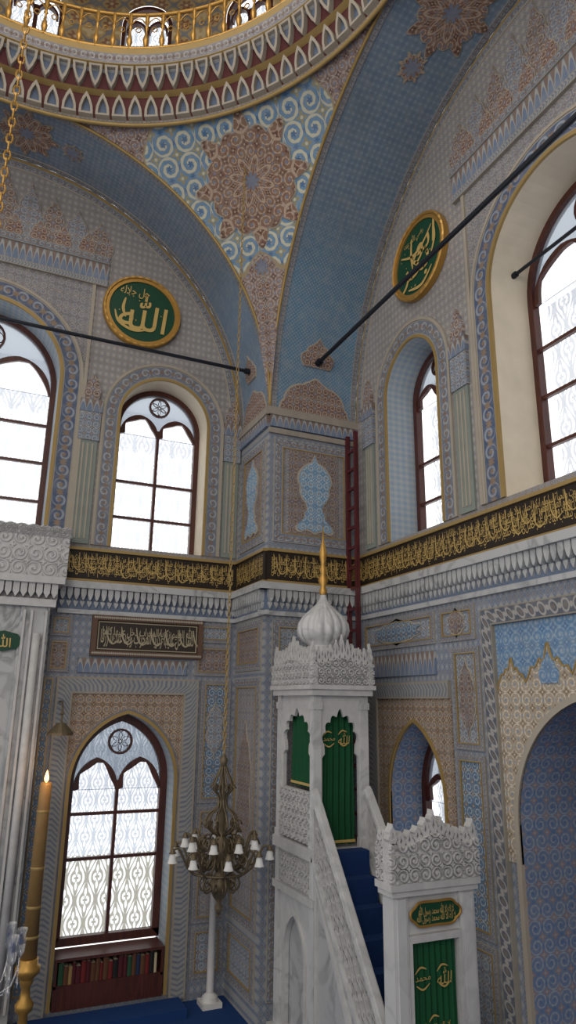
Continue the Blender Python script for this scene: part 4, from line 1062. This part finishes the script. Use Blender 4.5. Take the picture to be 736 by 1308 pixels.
kx, ky = (X0+X1)/2, (KF+KB)/2-.06
mb = MB(); n = 128; vs = []; prof = [(.26, 4.1), (.26, 4.42), (.19, 4.45), (.19, 4.48), (.25, 4.53), (.295, 4.6), (.31, 4.67), (.3, 4.75), (.25, 4.84), (.16, 4.93), (.09, 5.0), (.05, 5.07), (.03, 5.15)]
for j, (r, z) in enumerate(prof):
    for i in range(n):
        t = 2*PI*i/n; rr = r*(1+(.1*abs(math.sin(8*t)) if 3 < j < 11 else 0)); vs.append((kx+rr*math.cos(t), ky+rr*math.sin(t), z))
mb.add(vs, [(j*n+i, j*n+(i+1) % n, (j+1)*n+(i+1) % n, (j+1)*n+i) for j in range(len(prof)-1) for i in range(n)]); part(mb, 'onion_dome', marbW, root, smooth=True)
mb = MB(); lathe(mb, [(.04, 5.13), (.055, 5.18), (.03, 5.24), (.07, 5.32), (.03, 5.4), (.05, 5.47), (.02, 5.53), (.045, 5.62), (.05, 5.7), (.015, 5.86), (0, 6.14)], (kx, ky, 0), 16); part(mb, 'finial', gold, root, 'gilt spire', smooth=True)
# kiosk body below the landing
D = KB-KF
ap = arch(.26, D-.26, .26, 1.0, 1.42)
mb = MB(); plate(mb, FS, rectp(.06, D-.06, 0, LAND), -.08, -.03, [ap]); part(mb, 'side_panel', marbW, root)
mb = MB(); plate(mb, FS, rectp(.08, D-.08, .18, LAND-.1), -.1, -.085); part(mb, 'blind_recess', marbG, root)
mb = MB(); band(mb, FS, ap, arch(.22, D-.22, .26, 1.0, 1.46), -.03, -.005); part(mb, 'recess_moulding', marbC, root)
mb = MB(); relief(mb, FS, .1, D-.1, LAND+.04, lambda u: LAND+.6, -.02, .03, .11, 130, 80, -.07); part(mb, 'carved_parapet', marbC, root)
for dims in ((-.03, D+.03, LAND-.1, LAND+.02, -.08, .03), (-.03, D+.03, 1.62, 1.7, -.08, .025), (-.06, D+.03, 0, .18, -.08, .06)): boxpart('moulding', marbC, root, *dims, F=FS)
mb = MB(); relief(mb, FS, .12, D-.12, 1.72, lambda u: 2.04, -.025, .026, .08, 120, 44, -.07); part(mb, 'carved_panel', marbC, root)
# stairs
N = 9; run = (KF-GB)/N; rise = LAND/N
mb = MB()
for i in range(N):
    box(mb, X0+.1, X1-.1, GB+run*i, GB+run*(i+1)+.02, rise*(i+1)-.05, rise*(i+1)); box(mb, X0+.24, X1-.24, GB+run*i, KF+.03, rise*i, rise*(i+1)-.05)
part(mb, 'steps', marbG, root)
cp = MB()
for i in range(N):
    y0 = GB+run*i; box(cp, X0+.12, X1-.12, y0-.012, y0, rise*i+.001, rise*(i+1)+.012); box(cp, X0+.12, X1-.12, y0, y0+run, rise*(i+1), rise*(i+1)+.012)
tag(part(cp, 'stair_carpet', carpet2), 'navy blue carpet running up the pulpit steps', 'carpet')
LN = KF-GB+.02; SLP = (LAND-.25)/(KF-GB)
def skew(x, s): return lambda a, b, c: (x+s*c, KF-a, LAND-a*SLP+b)
for x, s in ((X0, -1), (X1, 1)):
    F = skew(x, s)
    mb = MB(); boxf(mb, F, 0, LN, .57, .63, -.07, .035); boxf(mb, F, 0, LN, .63, .66, -.05, .015); part(mb, 'handrail', marbW, root)
    boxpart('lower_rail', marbW, root, 0, LN, -.1, -.04, -.07, .03, F=F)
    mb = MB()
    boxf(mb, F, 0, .05, -.05, .58, -.05, .02); boxf(mb, F, LN-.05, LN, -.05, .58, -.05, .02)
    nx = 8; w = (LN-.1)/nx
    for i in range(nx+1):
        for j in range(4):
            ca = .05+w*(i+.5*(j % 2)); cb = .05+.15*j
            if ca > LN-.04: continue
            poly = lambda r: [(ca+r*math.cos(2*PI*q/6+PI/6)*1.15, cb+r*math.sin(2*PI*q/6+PI/6)) for q in range(6)]
            band(mb, F, poly(.088), poly(.102), -.045, .005, True)
            band(mb, F, poly(.026), poly(.036), -.04, .0, True)
            for q in range(6):
                t = 2*PI*q/6+PI/6; dx, dy = math.cos(t)*1.15, math.sin(t); nx_, ny_ = -dy*.006, dx*.006
                band(mb, F, [(ca+dx*.034+nx_, cb+dy*.034+ny_), (ca+dx*.089+nx_, cb+dy*.089+ny_)], [(ca+dx*.034-nx_, cb+dy*.034-ny_), (ca+dx*.089-nx_, cb+dy*.089-ny_)], -.04, 0)
    part(mb, 'pierced_balustrade', marbC, root)
    G = (lambda a, b, c: (x+s*c, KF-a, b))
    zl = lambda a: LAND-.08-a*SLP
    mb = MB(); plate(mb, G, [(0, 0), (LN, 0), (LN, zl(LN)), (0, zl(0))], -.07, 0); o = part(mb, 'side_wall', marbG, root)
    mb = MB(); band(mb, G, [(.12, .28), (LN-.45, .28), (.12, zl(0)-.32)], [(.06, .2), (LN-.25, .2), (.06, zl(0)-.15)], 0, .02, True); part(mb, 'triangle_moulding', marbC, o)
    boxpart('plinth', marbC, root, 0, LN, 0, .14, -.07, .04, F=G)
# gate
FG = lambda a, b, c: (a, GF-c, b)
GX0, GX1 = 3.65, 4.53
FGS = lambda a, b, c: (GX0-c, GB-a, b)
for a0, a1 in ((GX0, GX0+.15), (GX1-.17, GX1)):
    mb = MB(); box(mb, a0, a1, GF, GB, 0, 2.2); boxf(mb, FG, a0+.03, a1-.03, .3, 2.1, 0, .02); part(mb, 'gate_post', marbW, root)
boxpart('gate_lintel', marbW, root, GX0+.15, GX1-.17, GF+.03, GB, 1.74, 2.2)
mb = MB(); box(mb, GX0-.03, GX1+.03, GF-.03, GB+.03, 2.12, 2.17); box(mb, GX0-.05, GX1+.05, GF-.05, GB+.05, 2.17, 2.23); part(mb, 'cornice', marbC, root)
for dims in ((GX0+.15, GX1-.17, 1.74, 1.8, -.03, .015), (GX0+.15, GX0+.18, 0, 1.74, -.03, .015), (GX1-.2, GX1-.17, 0, 1.74, -.03, .015)): boxpart('opening_frame', marbC, root, *dims, F=FG)
gt = lambda u: 2.53+.1*math.exp(-((u-.5)/.2)**2)+.04*(math.exp(-(u/.09)**2)+math.exp(-((1-u)/.09)**2))
mb = MB(); relief(mb, FG, GX0-.05, GX1+.05, 2.23, gt, .025, .036, .12, 240, 90, -.08); part(mb, 'carved_crest', marbC, root)
crestline(FG, GX0-.05, GX1+.05, gt, 11, .13, -.06, .03, 1.6)
mb = MB(); relief(mb, FGS, -.03, GB-GF+.03, 2.23, lambda u: 2.56, .03, .024, .1, 50, 60, -.02); part(mb, 'carved_crest', marbC, root)
crestline(FGS, -.03, GB-GF+.03, lambda u: 2.56, 3, .12, -.03, .03, 1.2)
ga, gb = (GX0+GX1)/2, 1.96
root2 = empty('gate_inscription', FG(ga, gb, 0)); tag(root2, 'green cartouche plaque with gold lettering over the pulpit gate opening', 'plaque')
pts = []
for i in range(64):
    t = 2*PI*i/64; c_, s_ = math.cos(t), math.sin(t)
    pts.append((ga+.26*math.copysign(abs(c_)**.7, c_)*(1+.05*math.cos(6*t)), gb+.1*math.copysign(abs(s_)**.7, s_)*(1+.05*math.cos(6*t))))
mb = MB(); plate(mb, FG, pts, .001, .012); part(mb, 'field', green, root2)
mb = MB(); lettering(mb, FG, 'لا اله الا الله محمد رسول الله', ga-.21, ga+.21, gb-.075, gb+.02, .018, off=.008); lettering(mb, FG, 'لا اله الا الله محمد رسول الله', ga-.19, ga+.19, gb-.02, gb+.08, .019, off=.008); part(mb, 'calligraphy', goldL, root2)
mb = MB(); tube(mb, [FG(a, b, .012) for a, b in pts], .012, 6, True); part(mb, 'gilt_edge', gold, root2)
def curtain(F, a0, a1, b0, b1, folds, amp, c, label, texts):
    root = empty('curtain', F((a0+a1)/2, b0, c)); tag(root, label, 'curtain')
    mb = MB(); na, nb = folds*10, 10; vs = []
    for j in range(nb+1):
        for i in range(na+1):
            u = i/na; k = amp*(.6+.4*(1-j/nb)); vs.append(F(a0+(a1-a0)*u, b0+(b1-b0)*j/nb, c+k*math.sin(2*PI*folds*u+.5*math.sin(j*.7))))
    mb.add(vs, [(j*(na+1)+i, j*(na+1)+i+1, (j+1)*(na+1)+i+1, (j+1)*(na+1)+i) for j in range(nb) for i in range(na)]); part(mb, 'cloth', velvet, root, smooth=True)
    for s, x0, x1, z0, z1 in texts:
        cc = c+amp+.006; ca, cb = (x0+x1)/2, (z0+z1)/2; q = min(x1-x0, z1-z0)/2
        mb = MB(); lettering(mb, F, s, x0, x1, z0, z1, cc, True, off=.0, slant=.12); part(mb, 'gold_embroidery', goldL, root)
        for f in (((-1, .5), (-.3, 1.1), (.5, .9)), ((-.9, -.6), (0, -1.05), (.9, -.5))):
            mb = MB(); flourish(mb, F, [(ca+x*q, cb+y*q) for x, y in f], .008, cc); part(mb, 'gold_flourish', goldL, root)
    mb = MB(); boxf(mb, F, a0, a1, b0+.02, b0+.05, c+amp, c+amp+.004); part(mb, 'gold_hem', goldL, root)
curtain(FG, GX0+.18, GX1-.2, .1, 1.74, 8, .016, -.06, 'green velvet curtain with gold lettering closing the pulpit gate', [('محمد', GX0+.23, GX0+.39, 1.36, 1.52), ('الله', GX1-.42, GX1-.26, 1.36, 1.52), ('لا اله الا الله', GX0+.28, GX1-.3, 1.0, 1.14)])
curtain(FF, X0+.12, X1-.13, LAND+.03, 3.74, 6, .02, -.14, 'green curtain with gold lettering in the front arch of the pulpit kiosk', [('محمد', X0+.18, X0+.34, 3.28, 3.44), ('الله', X0+.38, X0+.54, 3.28, 3.46)])
curtain(FS, .2, D-.3, LAND+.62, 3.74, 5, .02, -.13, 'green curtain in the left side arch of the pulpit kiosk', [])

# ------------------------------------------------------------------ light: a hazy sky, brightest beyond the two windowed walls
w = bpy.data.worlds.new('daylight'); scene.world = w; w.use_nodes = True; NT = w.node_tree
bg = NT.nodes['Background']; bg.inputs[0].default_value = (1, .98, .95, 1)
tc = NT.nodes.new('ShaderNodeTexCoord'); sx = NT.nodes.new('ShaderNodeSeparateXYZ'); NT.links.new(tc.outputs['Generated'], sx.inputs[0])
gx_, gy_ = S(sx.outputs[0]), S(sx.outputs[1])
k = M('ADD', gy_*.9, gx_*.5+.5, clamp=True); k2 = M('MULTIPLY', gx_, -1.0, clamp=True)
put(bg.inputs[1], k*1.2+k2*.5+.64)
def area(loc, target, size, power, col):  # soft fill lamp added to brighten the hall, not a real fitting
    l = bpy.data.lights.new('fill_area', 'AREA'); l.energy = power; l.size = size; l.color = col
    o = bpy.data.objects.new('fill_area', l); COL.objects.link(o); o.location = loc
    o.rotation_euler = (Vector(target)-Vector(loc)).to_track_quat('-Z', 'Y').to_euler()
area((-.4, 4.8, 14.5), (-.4, 4.8, 0), 4, 200, (1, .95, .88))  # added fill under the dome, makes up for the dim interior
area((-3.5, -3.5, 8.5), (3.2, 8.5, 7.5), 5, 320, (1, .93, .82))  # added warm fill from behind and above the camera, aimed at the corner
l = bpy.data.lights.new('candle_glow', 'POINT'); l.energy = 5; l.color = (1, .6, .3); l.shadow_soft_size = .05
o = bpy.data.objects.new('candle_glow', l); COL.objects.link(o); o.location = (.97, 8.9, 2.97)
